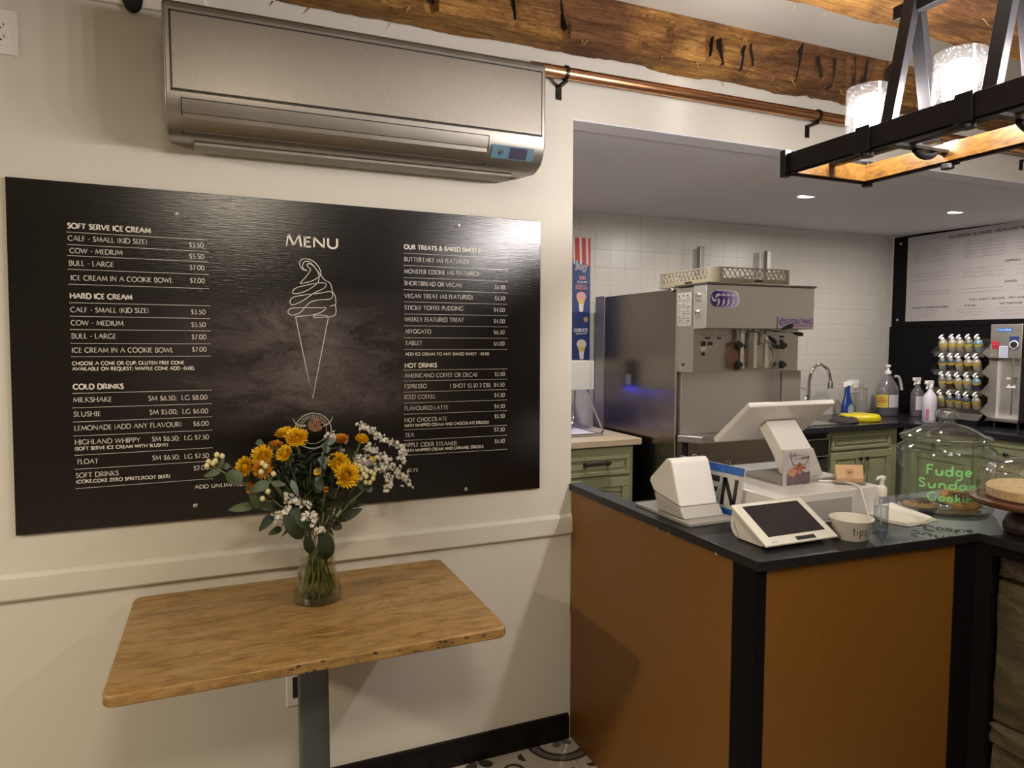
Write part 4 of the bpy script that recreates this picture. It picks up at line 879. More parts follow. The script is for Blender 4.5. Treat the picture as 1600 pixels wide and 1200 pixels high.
m = MB(); m.box(1.21, 1.9, -.95, -.72, .0, .02); m.box(1.21, 1.225, -.94, -.36, 0.02, .94); m.box(2.2, 2.9, -2.2, -.62, .02, .94); m.build('carcass', M_BLACK, ct)
m = MB()
for x, y, w in ((1.176, -.83, .010), (1.176, -.62, .004), (1.176, -.56, .003), (1.176, -.49, .003), (1.176, -.30, .003)):
    m.box(x-.0045, x+.004, y, y+w, .942, .948)
m.build('edge_chips', mat('bare_chip', (.3, .25, .18, 1), .8), ct)['kind'] = 'stuff'

# rough stone wall under the far end of the counter
def stone_mat(name, a, b, c):
    t = NT(name); n = t.noise(t.coord((1, 1, 3.5)), 7, 8, .72, .5); n2 = t.noise(t.coord(), 3, 4)
    t.base(t.mix(t.math('MULTIPLY', n2, .7), t.ramp(n, [(.3, a), (.5, b), (.72, c)]), b)); t.set(Roughness=.9, Specular_IOR_Level=.2); t.bump(n, .9, .02); return t.m
M_ST = stone_mat('rough_grey_stone', (.035, .026, .014, 1), (.10, .078, .042, 1), (.20, .165, .10, 1))
M_ST2 = stone_mat('dark_rough_stone', (.02, .013, .009, 1), (.06, .04, .03, 1), (.17, .14, .11, 1))
sw = MB(); sw.box(1.985, 2.15, -2.3, -1.05, 0, .94); sw = struct('wall_counter', sw, mat('dark_mortar', (.03, .024, .016, 1), .95))
def stone(y0, y1, z0, z1, mt, proud, seed):
    rnd = random.Random(seed); NY, NZ = 14, 8; vs_ = []; fs = []
    for j in range(NZ+1):
        for i in range(NY+1):
            u, v = i/NY, j/NZ; edge = min(u, 1-u, v, 1-v)*2; rd = (1-max(0, 1-edge*2.5)**2)*.022
            yy = y0+(y1-y0)*u+rnd.uniform(-.003, .003); zz = z0+(z1-z0)*v+rnd.uniform(-.003, .003)
            vs_.append((1.985-proud-rd+rnd.uniform(-.003, .003)+.004*math.sin(u*9+seed)*math.sin(v*7), yy, zz))
    n = NY+1
    for j in range(NZ):
        for i in range(NY): fs.append((j*n+i, j*n+i+1, (j+1)*n+i+1, (j+1)*n+i))
    rim = list(range(0, n))+[j*n+NY for j in range(1, NZ+1)]+[NZ*n+i for i in range(NY-1, -1, -1)]+[j*n for j in range(NZ-1, 0, -1)]
    b = len(vs_); vs_ += [(1.99, vs_[k][1], vs_[k][2]) for k in rim]; R_ = len(rim)
    fs += [(rim[k], rim[(k+1) % R_], b+(k+1) % R_, b+k) for k in range(R_)]
    m = MB(); m.add(vs_, fs); m.build('stone', mt, sw, ang=50)
for k, (y0, y1, z0, z1, mt, p) in enumerate(((-1.045, -1.19, .850, .914, M_ST2, .018), (-1.20, -1.5, .86, .914, M_ST2, .01), (-1.51, -1.9, .85, .914, M_ST2, .016), (-1.045, -1.62, .445, .842, M_ST, .02), (-1.63, -2.28, .48, .845, M_ST, .016), (-1.045, -1.50, .378, .436, M_ST, .030), (-1.51, -2.28, .36, .43, M_ST, .022), (-1.045, -1.7, .02, .37, M_ST, .018), (-1.71, -2.28, .02, .35, M_ST, .02), (-1.91, -2.28, .855, .914, M_ST2, .01))): stone(y0, y1, z0, z1, mt, p, k)

# ---------------------------------------------------------------- things on the service counter
CT = .970; M_GREYP = mat('light_grey_plastic', (.30, .285, .26, 1), .35); M_WHITEG = mat('gloss_white_plastic', (.74, .71, .67, 1), .16)
M_SHADOWG = mat('shaded_white_plastic', (.42, .40, .37, 1), .3)  # white plastic with its shade put into the colour
t = thing('cash_drawer', 'gloss white cash drawer box under the point of sale screen', 'cash drawer', (1.62, -.58, CT))
BX = 1.415
m = MB(); m.box(BX, 1.72, -.775, -.37, CT, 1.060); m.box(1.72, 1.835, -.768, -.37, CT, 1.060); m.build('case', M_WHITEG, t, bevel=.003)
m = MB(); m.box(BX+.012, 1.71, -.778, -.774, CT+.008, 1.040); m.build('drawer_front', M_SHADOWG, t, bevel=.002)
BZ = 1.060
t = thing('point_of_sale_screen', 'white point of sale screen seen from behind on a slanted stand', 'point of sale screen', (1.69, -.5, BZ))
# tilted slab: top edge leans toward the customer
def slab(mb, x0, x1, top, bot, thick, xr=0.0):
    (yt, zt), (yb, zb) = top, bot; d = Vector((0, yb-yt, zb-zt)).normalized(); n = Vector((0, -d.z, d.y))
    if n.y < 0: n = -n
    o = n*thick
    vs_ = [(x0, yt, zt), (x1, yt, zt), (x1, yb, zb), (x0, yb, zb)]; vs_ += [(x, y+o.y, z+o.z) for x, y, z in vs_]
    mb.add(vs_, [(0, 1, 2, 3), (4, 7, 6, 5), (0, 4, 5, 1), (1, 5, 6, 2), (2, 6, 7, 3), (3, 7, 4, 0)])
m = MB(); slab(m, 1.512, 1.872, (-.562, 1.292), (-.398, 1.158), .018); m.build('screen_housing', M_WHITEG, t, bevel=.005, seg=3, ang=60)
m = MB(); slab(m, 1.535, 1.85, (-.5335, 1.288), (-.384, 1.166), .001); m.build('screen_glass', mat('dark_screen', (.01, .01, .012, 1), .08), t)
m = MB(); prof = [(-.500, 1.238), (-.575, 1.150), (-.618, 1.072), (-.560, 1.072), (-.53, 1.13), (-.465, 1.21)]
m.extr(prof, 'x', 1.636, 1.762); m.build('stand', M_WHITEG, t, bevel=.006, seg=3, ang=60)
m = MB(); m.extr([(-.5775, 1.150), (-.6195, 1.072), (-.61, 1.072), (-.57, 1.152)], 'x', 1.6362, 1.7618); m.build('stand_foot', M_SHADOWG, t)
m = MB(); m.prism(rrect(1.555, 1.80, -.655, -.375, .01, 3), BZ, BZ+.012); m.build('base_plate', M_GREYP, t, bevel=.002)
t = thing('receipt_printer', 'white wedge-shaped receipt printer on a thin grey base beside the open sign', 'printer', (1.30, -.53, CT))
m = MB(); m.prism(rrect(1.208, 1.383, -.665, -.385, .008, 3), CT, CT+.010); m.build('base_plate', M_GREYP, t, bevel=.002)
P0 = [(-.625, CT+.010), (-.583, 1.052), (-.548, 1.143), (-.538, 1.152), (-.520, 1.148), (-.448, 1.075), (-.442, 1.062), (-.492, CT+.010)]
lo = [(-.625, CT+.010), (-.604, 1.0105), (-.469, 1.033), (-.492, CT+.010)]; up = [(-.604, 1.011), (-.559, 1.138), (-.548, 1.147), (-.530, 1.146), (-.448, 1.075), (-.443, 1.062), (-.469, 1.0335)]
m = MB(); m.extr(up, 'x', 1.222, 1.360); m.build('cover', M_WHITEG, t, bevel=.009, seg=4, ang=60)
m = MB(); m.extr(lo, 'x', 1.222, 1.366); m.build('body', M_SHADOWG, t, bevel=.005, seg=3, ang=60)
t = thing('open_sign', 'blue and white open sign leaning on the cash drawer behind the printer', 'sign', (1.395, -.51, CT))
tl, trr, br, bl = (-.372, 1.118), (-.678, 1.127), (-.650, .9715), (-.356, .9712)
def sq(u, v):  # u along the sign toward the room, v downward
    a = (tl[0]+(trr[0]-tl[0])*u, tl[1]+(trr[1]-tl[1])*u); b = (bl[0]+(br[0]-bl[0])*u, bl[1]+(br[1]-bl[1])*u)
    return (a[0]+(b[0]-a[0])*v, a[1]+(b[1]-a[1])*v)
def spoly(mb, pts, x0, x1): mb.extr([sq(*p) for p in pts], 'x', x0, x1)
m = MB(); spoly(m, [(0, 0), (1, 0), (1, 1), (0, 1)], 1.3935, 1.397); m.build('card', mat('white_card', (.60, .58, .55, 1), .5), t, smooth=False)
for v0, v1 in ((0, .165), (.86, 1)):
    m = MB(); spoly(m, [(0, v0), (1, v0), (1, v1), (0, v1)], 1.3928, 1.3934); m.build('blue_band', mat('blue_print', (.015, .13, .50, 1), .4), t, smooth=False)
m = MB(); k = 1.3928
def sl(p): spoly(m, p, k, k+.0006)
for poly in ([(.10, .28), (.28, .28), (.28, .78), (.10, .78)], ):
    pass
def glyph(polys):
    for p in polys: sl(p)
glyph([[(.06, .25), (.22, .25), (.22, .32), (.06, .32)], [(.06, .74), (.22, .74), (.22, .81), (.06, .81)], [(.06, .25), (.10, .25), (.10, .81), (.06, .81)], [(.18, .25), (.22, .25), (.22, .81), (.18, .81)]])
glyph([[(.29, .25), (.335, .25), (.335, .81), (.29, .81)], [(.29, .25), (.44, .25), (.44, .32), (.29, .32)], [(.40, .25), (.44, .25), (.44, .55), (.40, .55)], [(.29, .48), (.44, .48), (.44, .55), (.29, .55)]])
glyph([[(.50, .25), (.55, .25), (.55, .81), (.50, .81)], [(.50, .25), (.67, .25), (.67, .37), (.50, .37)], [(.50, .48), (.65, .48), (.65, .58), (.50, .58)], [(.50, .71), (.67, .71), (.67, .81), (.50, .81)]])
glyph([[(.715, .25), (.765, .25), (.765, .81), (.715, .81)], [(.89, .25), (.94, .25), (.94, .81), (.89, .81)], [(.715, .25), (.775, .25), (.94, .81), (.88, .81)]])
m.build('lettering', M_BLACKP, t, smooth=False)
for u in (.22, .74):
    y, z = sq(u, .04); m = MB(); m.tube(bez([(1.3925, y, z), (1.390, y-.004, z+.018), (1.397, y-.010, z+.018), (1.400, y-.008, z)], 4), .0012, 5); m.build('wire_loop', M_CHROME, t)
y, z = sq(.70, .06); y2, z2 = sq(.66, .8); m = MB()
for k2 in range(24): m.sphere((1.3918, y+(y2-y)*k2/24-.006*math.sin(k2/24*PI), z+(z2-z)*k2/24), .0014, 5, 4)
m.build('bead_chain', M_CHROME, t)['kind'] = 'stuff'
# customer tablet
t = thing('payment_terminal', 'white framed payment tablet with a dark screen beside the paper tips cup', 'payment terminal', (1.37, -.86, CT))
ft_, rt = (-.925, .984), (-.790, 1.060)
def tp(u, v, x0=1.247, x1=1.492, off=0.0):
    d = Vector((0, rt[0]-ft_[0], rt[1]-ft_[1])); n = Vector((0, -d.z, d.y)).normalized()
    p = Vector((x0+(x1-x0)*u, ft_[0]+d.y*v, ft_[1]+d.z*v))+n*off; return tuple(p)
def tslab(mb, u0, u1, v0, v1, a, b):
    vs_ = [tp(u0, v0, off=a), tp(u1, v0, off=a), tp(u1, v1, off=a), tp(u0, v1, off=a), tp(u0, v0, off=b), tp(u1, v0, off=b), tp(u1, v1, off=b), tp(u0, v1, off=b)]
    mb.add(vs_, [(0, 1, 2, 3), (4, 7, 6, 5), (0, 4, 5, 1), (1, 5, 6, 2), (2, 6, 7, 3), (3, 7, 4, 0)])
m = MB(); tslab(m, 0, 1, 0, 1, -.008, 0); m.build('frame', mat('warm_white_plastic', (.74, .71, .63, 1), .2), t, bevel=.003, seg=3)
m = MB(); tslab(m, .115, .905, .18, .915, 0, .0006); m.build('screen', mat('dark_grey_screen', (.022, .018, .019, 1), .25), t, smooth=False)
m = MB(); tslab(m, .44, .70, .035, .115, 0, .0008); m.build('card_slot', M_BLACKP, t, smooth=False)
m = MB(); text(m, 'clover', tp(.10, .05, off=.0006), XR, Vector((0, rt[0]-ft_[0], rt[1]-ft_[1])), .0045, .020, weight=.2, serif=False); m.build('logo', mat('grey_print', (.2, .2, .2, 1), .5), t, smooth=False)
m = MB(); m.extr([(-.905, .983), (-.895, CT+.001), (-.800, CT+.001), (-.775, 1.005), (-.783, 1.052), (-.80, 1.047)], 'x', 1.258, 1.470); m.build('wedge_body', M_WHITEP, t, bevel=.004)
m = MB(); m.tube(bez([(1.256, -.79, 1.02), (1.243, -.80, 1.005), (1.243, -.815, .985), (1.26, -.81, .978)], 5), .0018, 6); m.build('cable', M_WHITEP, t)
# tips cup
t = thing('tips_cup', 'white paper cup with tips written on it next to the hand sanitizer', 'cup', (1.548, -.915, CT))
m = MB(); m.lathe([(.0001, 0), (.040, 0), (.0415, .002), (.0535, .052), (.0555, .0535), (.0555, .056), (.0530, .056), (.0515, .052), (.040, .004), (.0001, .004)], (1.548, -.915, CT), 36); m.build('paper_cup', mat('white_paper', (.66, .62, .55, 1), .6), t, ang=50)
m = MB(); ax_ = -1.05
def cupc(x, y):
    a = -PI/2+.05+x/.05; r = .0425+.0105*(y+.018)/.045+.0004; return (a, y)
def cuptext(mb, s, cx, cy, cz, rfun, a0, z0, cap, width, weight):
    tw = text_width(s, .16); sx = width/tw; x = 0
    for ch in s:
        w, st = FONT[ch]
        for wt, pts in st:
            P = []
            for i in range(len(pts)-1):
                n = 4
                for k_ in range(n): P.append((pts[i][0]+(pts[i+1][0]-pts[i][0])*k_/n, pts[i][1]+(pts[i+1][1]-pts[i][1])*k_/n))
            P.append(pts[-1]); L = [((x+px_)*sx, py_*cap) for px_, py_ in P]; vs_ = []
            for i, p in enumerate(L):
                a = L[max(0, i-1)]; b = L[min(len(L)-1, i+1)]; dx, dy = b[0]-a[0], b[1]-a[1]; l = math.hypot(dx, dy) or 1; nx, ny = -dy/l*weight/2, dx/l*weight/2
                for s_ in (1, -1):
                    qx, qz = p[0]+nx*s_, p[1]+ny*s_; r = rfun(z0+qz); A = a0+qx/r; vs_.append((cx+r*math.cos(A), cy+r*math.sin(A), cz+z0+qz))
            mb.add(vs_, [(2*i, 2*i+1, 2*i+3, 2*i+2) for i in range(len(L)-1)])
        x += w+.16
cuptext(m, 'tips', 1.548, -.915, CT, lambda z: .0418+.0118*z/.05+.0005, -2.36, .018, .026, .040, .0016)
m.build('handwriting', mat('black_marker', (.03, .025, .02, 1), .5), t, smooth=False)
# sanitizer bottle
t = thing('hand_sanitizer', 'clear pump bottle of hand sanitizer standing by the tips cup', 'bottle', (1.672, -.905, CT)); q = (1.672, -.905, CT)
m = MB(); m.lathe([(.0001, 0), (.0195, 0), (.0215, .004), (.0215, .088), (.019, .096), (.011, .101), (.011, .104)], q, 24, sx=1, sy=.8); m.build('bottle', glass('clear_plastic', (.93, .95, .96, 1), .16, .04, .05), t, ang=45)
m = MB(); m.lathe([(.0001, .003), (.0198, .004), (.0198, .072), (.0001, .0722)], q, 20, sx=1, sy=.8); m.build('gel', glass('clear_gel', (.86, .90, .94, 1), .1), t)
m = MB(); m.lathe([(.0001, .101), (.0135, .101), (.0135, .122), (.010, .128), (.006, .131), (.006, .145), (.008, .147), (.008, .156), (.0001, .157)], q, 20); m.tube([(q[0], q[1], CT+.152), (q[0]-.014, q[1], CT+.153), (q[0]-.022, q[1], CT+.147)], [.005, .004, .003], 8); m.cyl((q[0], q[1], CT+.02), (q[0], q[1], CT+.1), .0018, n=6); m.build('pump', M_WHITEP, t, ang=40)
# napkins
t = thing('napkin_stack', 'white folded paper napkins lying between the sanitizer and the cookie jar', 'napkin', (1.87, -.80, CT))
M_PAP = mat('napkin_paper', (.70, .66, .55, 1), .8, bump=.3, bscale=30)
for k3, dz in enumerate((.0, .003, .006)):
    m = MB(); poly = [(1.985-.004*k3, -.70), (1.925, -.885+.006*k3), (1.86, -.900), (1.79, -.900+.004*k3), (1.77, -.84), (1.80, -.715)]
    n = 40; P = []
    for i in range(len(poly)):
        a, b = poly[i], poly[(i+1) % len(poly)]
        for s_ in range(8): P.append((a[0]+(b[0]-a[0])*s_/8+random.uniform(-.0015, .0015), a[1]+(b[1]-a[1])*s_/8+random.uniform(-.0015, .0015)))
    m.prism(P, CT+dz+.0004, CT+dz+.0032); m.build('napkin', M_PAP, t)
# white cable from the screen over the drawer edge
m = MB(); m.tube(bez([(1.70, -.66, BZ+.004), (1.74, -.70, BZ+.006), (1.745, -.765, BZ+.006), (1.735, -.795, 1.035), (1.725, -.82, .995), (1.715, -.845, CT+.003)], 6), .0025, 8)
o = m.build('cable', M_WHITEP); tag(o, 'thin white cable running over the cash drawer down to the counter', 'cable')
# greeting card
t = thing('greeting_card', 'small greeting card with a ginger highland cow propped in front of the screen stand', 'card', (1.60, -.665, BZ)); CY = -.668
m = MB(); m.extr([(1.562, BZ), (1.655, BZ), (1.655, 1.163), (1.562, 1.163)], 'y', CY, CY+.002); m.extr([(1.547, BZ), (1.5615, BZ), (1.5615, 1.161), (1.547, 1.161)], 'y', CY+.0, CY+.0015); m.build('card', mat('lilac_card', (.46, .41, .42, 1), .5), t, smooth=False)
def flat(name, pts, mt, par, y, rag=0.0, axis='y'):
    m = MB(); m.add([(x, y, z) if axis == 'y' else (y, x, z) for x, z in pts], [tuple(range(len(pts)))]); return m.build(name, mt, par, smooth=False)
flat('heather', [(1.5625, BZ+.001), (1.6545, BZ+.001), (1.6545, BZ+.040), (1.64, BZ+.037), (1.62, BZ+.043), (1.60, BZ+.038), (1.58, BZ+.044), (1.5625, BZ+.036)], mat('heather_print', (.13, .09, .10, 1), .6, var=.7, vscale=150), t, CY-.0003)
hx, hz = 1.612, BZ+.050
flat('cow_body', [(hx-.045, hz-.018), (hx-.02, hz-.025), (hx-.01, hz+.004), (hx-.032, hz+.006), (hx-.044, hz-.004)], mat('pale_ginger_print', (.42, .22, .14, 1), .6, var=.3, vscale=90), t, CY-.0004)
flat('cow_head', [(hx+.013*math.cos(a)*(1+.1*math.sin(5*a)), hz+.019*math.sin(a)) for a in [i*PI/10 for i in range(20)]], mat('ginger_cow_print', (.30, .10, .045, 1), .6, var=.5, vscale=120), t, CY-.0005)
for s in (-1, 1): flat('ear', [(hx+s*.011, hz+.008), (hx+s*.027, hz+.004), (hx+s*.022, hz-.004), (hx+s*.012, hz-.002)], mat('ginger_cow_print', (0, 0, 0, 1)), t, CY-.0006)
flat('muzzle', [(hx+.006*math.cos(a), hz-.011+.006*math.sin(a)) for a in [i*PI/6 for i in range(12)]], mat('pink_muzzle', (.42, .2, .16, 1), .6), t, CY-.0007)
for s in (-1, 1):
    m = MB(); pts = bez([(hx+s*.012, hz+.012, 0), (hx+s*.024, hz+.013, 0), (hx+s*.032, hz+.024, 0), (hx+s*.034, hz+.036, 0)], 4)
    stroke(m, [(p.x, p.y) for p in pts], .0022, (0, CY-.0006, 0), XR, ZU); m.build('horn', M_BLACKP, t, smooth=False)
m = MB(); text(m, 'live', (1.570, CY-.0008, BZ+.086), Vector((1, 0, .06)), Vector((.25, 0, 1)), .017, .026, weight=.11, serif=False); text(m, 'open', (1.616, CY-.0008, BZ+.078), Vector((1, 0, .08)), Vector((.25, 0, 1)), .012, .033, weight=.14, serif=False)
for x, z, n in ((1.598, BZ+.090, 9), (1.590, BZ+.080, 5)):
    for k4 in range(n): stroke(m, [(x+k4*.005, z+.0008*k4*.2), (x+k4*.005+.0033, z+.0008*k4*.2+.0006)], .0013, (0, CY-.0008, 0), XR, ZU)
m.build('lettering', M_BLACKP, t, smooth=False)
# business cards
t = thing('card_holder', 'clear holder full of peach business cards on the cash drawer', 'card holder', (1.765, -.715, BZ), -.45)
m = MB(); m.box(-.045, .045, -.018, .018, 0, .002); m.box(-.045, .045, -.018, -.016, .002, .02); m.box(-.045, -.043, -.016, .018, .002, .028); m.box(.043, .045, -.016, .018, .002, .028); m.build('holder', glass('acrylic', (.93, .93, .93, 1), .2), t, world=False, smooth=False)
M_PEACH = mat('peach_card', (.66, .42, .22, 1), .5)
m = MB(); m.M = Matrix.Rotation(-.22, 4, 'X'); m.prism(rrect(-.041, .041, -.012, -.004, .0005, 1), .004, .058); m.M = None; cards = m.build('cards', M_PEACH, t, world=False)
m = MB(); m.M = Matrix.Rotation(-.22, 4, 'X')
for r in (.009, .0105): stroke(m, [(r*math.cos(a*PI/10), .034+r*math.sin(a*PI/10)) for a in range(0, 21)], .0009, (0, -.0124, 0), XR, ZU)
m.add([(x, -.0126, z) for x, z in [(.005*math.cos(a*PI/5), .034+.0055*math.sin(a*PI/5)) for a in range(10)]], [tuple(range(10))])
for s in (-1, 1): stroke(m, [(s*.004, .036), (s*.0085, .037), (s*.010, .041)], .0013, (0, -.0124, 0), XR, ZU)
stroke(m, [(-.015, .019), (.015, .019)], .0012, (0, -.0124, 0), XR, ZU)
m.build('printed_emblem', mat('brown_print', (.28, .13, .06, 1), .6), cards, world=False, smooth=False)
# cookie jar
JX, JY = 2.076, -.80
t = thing('cookie_jar', 'big glass jar with Fudge Sundae Cookie hand-lettered in green'.replace('Fudge Sundae Cookie', 'fudge sundae cookie'), 'jar', (JX, JY, CT))
m = MB(); m.lathe([(.0001, .002), (.118, .002), (.130, .010), (.1335, .024), (.1335, .185), (.129, .200), (.116, .208), (.114, .214), (.121, .219), (.121, .223), (.112, .226)], (JX, JY, CT), 48); m.build('jar_body', glass('jar_glass', (.84, .88, .82, 1), .16, .03, .02), t, ang=50)
m = MB(); m.lathe([(.0001, .0035), (.112, .0035), (.118, .012), (.0001, .013)], (JX, JY, CT), 40); m.build('thick_base', glass('jar_base', (.72, .73, .70, 1), .25), t)
m = MB(); m.lathe([(.124, .227), (.126, .231), (.122, .235), (.108, .238), (.085, .252), (.055, .266), (.030, .272), (.022, .276), (.020, .283), (.030, .290), (.033, .300), (.030, .312), (.018, .318), (.0001, .320)], (JX, JY, CT), 40)
ld = m.build('lid', glass('lid_glass', (.84, .87, .84, 1), .35, .03, .02), t, ang=50)
m = MB(); m.lathe([(.1345, .183), (.1352, .190), (.131, .198)], (JX, JY, CT), 48); m.lathe([(.122, .218), (.1235, .221), (.122, .224)], (JX, JY, CT), 48); m.lathe([(.125, .228), (.1275, .231), (.125, .234)], (JX, JY, CT), 48); m.build('rim_beads', M_GLASSD, t)['kind'] = 'stuff'
M_CHALK = mat('green_chalk_marker', (.22, .62, .20, 1), .6); m = MB()
A0 = math.atan2(-2.238-JY, 0-JX)
for s, da, z0, cap, wd in (('Fudge', -.35, .130, .029, .119), ('Sundae', -.51, .090, .025, .154), ('Cookie', -.31, .053, .023, .115)): cuptext(m, s, JX, JY, CT, lambda z: .1342, A0+da, z0, cap, wd, .0052)
m.build('handwriting', M_CHALK, t, smooth=False)
M_COOKIE = mat('baked_cookie', (.33, .17, .055, 1), .85, var=.35, vscale=60, bump=.6, bscale=120); M_CHOC = mat('dark_chocolate', (.025, .012, .007, 1), .4); M_FUDGE = mat('caramel', (.45, .27, .06, 1), .4)
def cookie(label, c, R, tilt, seed):
    rnd = random.Random(seed); t = thing('cookie', label, 'cookie', c, -.58); 
    m = MB(); m.M = Matrix.Rotation(tilt, 4, 'X'); n = 26
    prof = [(.0001, 0), (.85, 0), (1, .25), (.97, .6), (.8, .95), (.5, 1), (.0001, 1)]
    vs_ = []; fs = []
    for r, z in prof:
        for i in range(n): a = 2*PI*i/n; rr = r*R*(1+.03*math.sin(5*a+seed)+rnd.uniform(-.01, .01)); vs_.append((rr*math.cos(a), rr*math.sin(a), z*.013+rnd.uniform(-.0005, .0005)))
    for j in range(len(prof)-1):
        for i in range(n): fs.append((j*n+i, j*n+(i+1) % n, (j+1)*n+(i+1) % n, (j+1)*n+i))
    m.add(vs_, fs); m.build('biscuit', M_COOKIE, t, world=False, ang=70)
    m = MB(); m.M = Matrix.Rotation(tilt, 4, 'X')
    for _ in range(26): a = rnd.uniform(0, 2*PI); r = R*math.sqrt(rnd.uniform(0, .5)); s = rnd.uniform(.003, .006); m.box(r*math.cos(a), r*math.cos(a)+s, r*math.sin(a), r*math.sin(a)+s*.8, .012, .012+s*.8)
    for k5 in range(6): m.tube(bez([(-.03, -.02+k5*.008, .0145), (0, -.024+k5*.008, .018), (.03, -.018+k5*.008, .0145)], 3), .0013, 5)
    m.build('chocolate', M_CHOC, t, world=False)['kind'] = 'stuff'
    m = MB(); m.M = Matrix.Rotation(tilt, 4, 'X')
    for k5 in range(5): m.tube(bez([(-.025, -.018+k5*.009, .0145), (.002, -.014+k5*.009, .0165), (.028, -.022+k5*.009, .0145)], 3), .0016, 5)
    m.build('caramel_drizzle', M_FUDGE, t, world=False)['kind'] = 'stuff'
cookie('flat chocolate chip cookie lying at the back of the glass jar', (2.005, -.775, CT+.0135), .048, 0, 2)
cookie('drizzled cookie tilted against the other one in the glass jar', (2.118, -.825, CT+.030), .058, .42, 5)
# cake stand
KX, KY = 2.045, -1.085
t = thing('cake_stand', 'dark turned wooden cake stand at the counter bend', 'cake stand', (KX, KY, CT)); M_WAL = wood_mat('walnut', (.12, .045, .018, 1), (.045, .016, .008, 1), 3, (8, 1, 8), .35, False, .5)
m = MB(); m.lathe([(.0001, 0), (.066, 0), (.074, .006), (.075, .022), (.066, .045), (.050, .062), (.042, .074), (.0001, .074)], (KX, KY, CT), 36); m.build('foot', mat('dark_wood', (.035, .018, .009, 1), .3, var=.4), t, ang=50)
m = MB(); m.lathe([(.0001, .074), (.10, .074), (.150, .082), (.1565, .090), (.1565, .097), (.150, .101), (.138, .0975), (.0001, .0965)], (KX, KY, CT), 48); m.build('plate', M_WAL, t, ang=50)
t = thing('glass_dome', 'ribbed clear glass dome covering the sponge cake on the wooden stand', 'glass dome', (KX, KY, CT+.0975)); zz0 = CT+.0975
m = MB(); m.lathe([(.1345, .0005), (.136, .004), (.135, .06), (.131, .072), (.122, .085), (.107, .094)], (KX, KY, zz0), 120, rib=.018, ribn=30); m.lathe([(.107, .094), (.085, .100), (.045, .110), (.015, .113)], (KX, KY, zz0), 60)
m.build('ribbed_glass', glass('ribbed_glass', (.93, .93, .90, 1), .22, .03), t, ang=70)
m = MB(); m.lathe([(.015, .113), (.011, .118), (.010, .124), (.018, .130), (.021, .140), (.017, .150), (.0001, .153)], (KX, KY, zz0), 24); m.build('knob', glass('lid_glass'), t, ang=60)
m = MB(); m.lathe([(.0001, .001), (.112, .001), (.118, .006), (.119, .029), (.112, .035), (.0001, .037)], (KX, KY, zz0), 40)
o = m.build('sponge_cake', mat('sponge_cake', (.60, .43, .23, 1), .8, var=.2, vscale=60, bump=.4)); tag(o, 'round pale sponge cake under the ribbed glass dome', 'cake')

# ---------------------------------------------------------------- chandelier
CX = 1.43; M_BRZ = mat('dark_bronze_metal', (.022, .018, .022, 1), .38, .6); M_IRON = mat('black_steel', (.016, .015, .017, 1), .35, .5)
def golden():
    t = NT('gold_grained_wood'); n = t.noise(t.coord((14, 3, 14)), 9, 6, .7, .8)
    t.base(t.ramp(n, [(.35, (.035, .014, .004, 1)), (.5, (.10, .045, .006, 1)), (.72, (.17, .085, .014, 1))])); t.set(Roughness=.4); return t.m
M_GOLD = golden()
def seeded():
    t = NT('seeded_lamp_glass'); t.t.nodes.remove(t.b)
    tr = t.n('ShaderNodeBsdfTransparent'); tr.inputs[0].default_value = (.98, .98, 1, 1)
    tl = t.n('ShaderNodeBsdfTranslucent'); tl.inputs[0].default_value = (.9, .9, .92, 1); gl = t.n('ShaderNodeBsdfGlossy', inp={'Roughness': .05})
    v = t.n('ShaderNodeTexVoronoi', inp={'Scale': 120}); t.l(t.coord(), v.inputs['Vector'])
    f = t.math('MULTIPLY_ADD', t.math('LESS_THAN', v.outputs['Distance'], .22), .02, .003)
    m1 = t.n('ShaderNodeMixShader'); t.l(f, m1.inputs[0]); t.l(tr.outputs[0], m1.inputs[1]); t.l(tl.outputs[0], m1.inputs[2])
    lw = t.n('ShaderNodeLayerWeight', inp={'Blend': .3}); m2 = t.n('ShaderNodeMixShader'); t.l(t.math('MULTIPLY', lw.outputs['Facing'], .5), m2.inputs[0]); t.l(m1.outputs[0], m2.inputs[1]); t.l(gl.outputs[0], m2.inputs[2])
    t.l(m2.outputs[0], t.out.inputs['Surface']); return t.m
M_SEED = seeded()
M_BULB = mat('lit_bulb', (1.0, .93, .86, 1), .5, emit=BULB_EMIT)
ch = thing('chandelier', 'long black metal chandelier with gold grained wood rails and lit glass cylinders', 'chandelier', (CX, -1.575, 1.91))
YA, YB = -.905, -2.245
for s, nm in ((-1, 'rail'), (1, 'rail')):
    xo = CX+s*.140; a, b = sorted((xo, xo-s*.005)); m = MB(); m.box(a, b, YB, YA, 1.908, 1.958); a2, b2 = sorted((xo, xo-s*.012)); m.box(a2, b2, YB, YA, 1.908, 1.912); m.build('rail', M_BRZ, ch, bevel=.0008, seg=1)
    a, b = sorted((xo-s*.0055, xo-s*.022)); m = MB(); m.box(a, b, YB+.003, YA-.003, 1.9125, 1.954); m.build('wood_rail', M_GOLD, ch)
for y in (YA, YB+.005):
    m = MB(); m.box(CX-.14, CX+.14, y-.005, y, 1.908, 1.958); m.build('end_rail', M_BRZ, ch)
    m = MB(); m.box(CX-.118, CX+.118, (y-.018 if y == YA else y+.0005), (y-.0055 if y == YA else y+.013), 1.9125, 1.954); m.build('wood_rail', M_GOLD, ch)
for s in (-1, 1):
    for y in (YA, YB):
        m = MB(); x = CX+s*.14; m.box(x-.010, x+.010, y-.014 if y == YA else y-.004, y+.004 if y == YA else y+.014, 1.902, 1.966); m.build('corner_bracket', M_IRON, ch, bevel=.001)
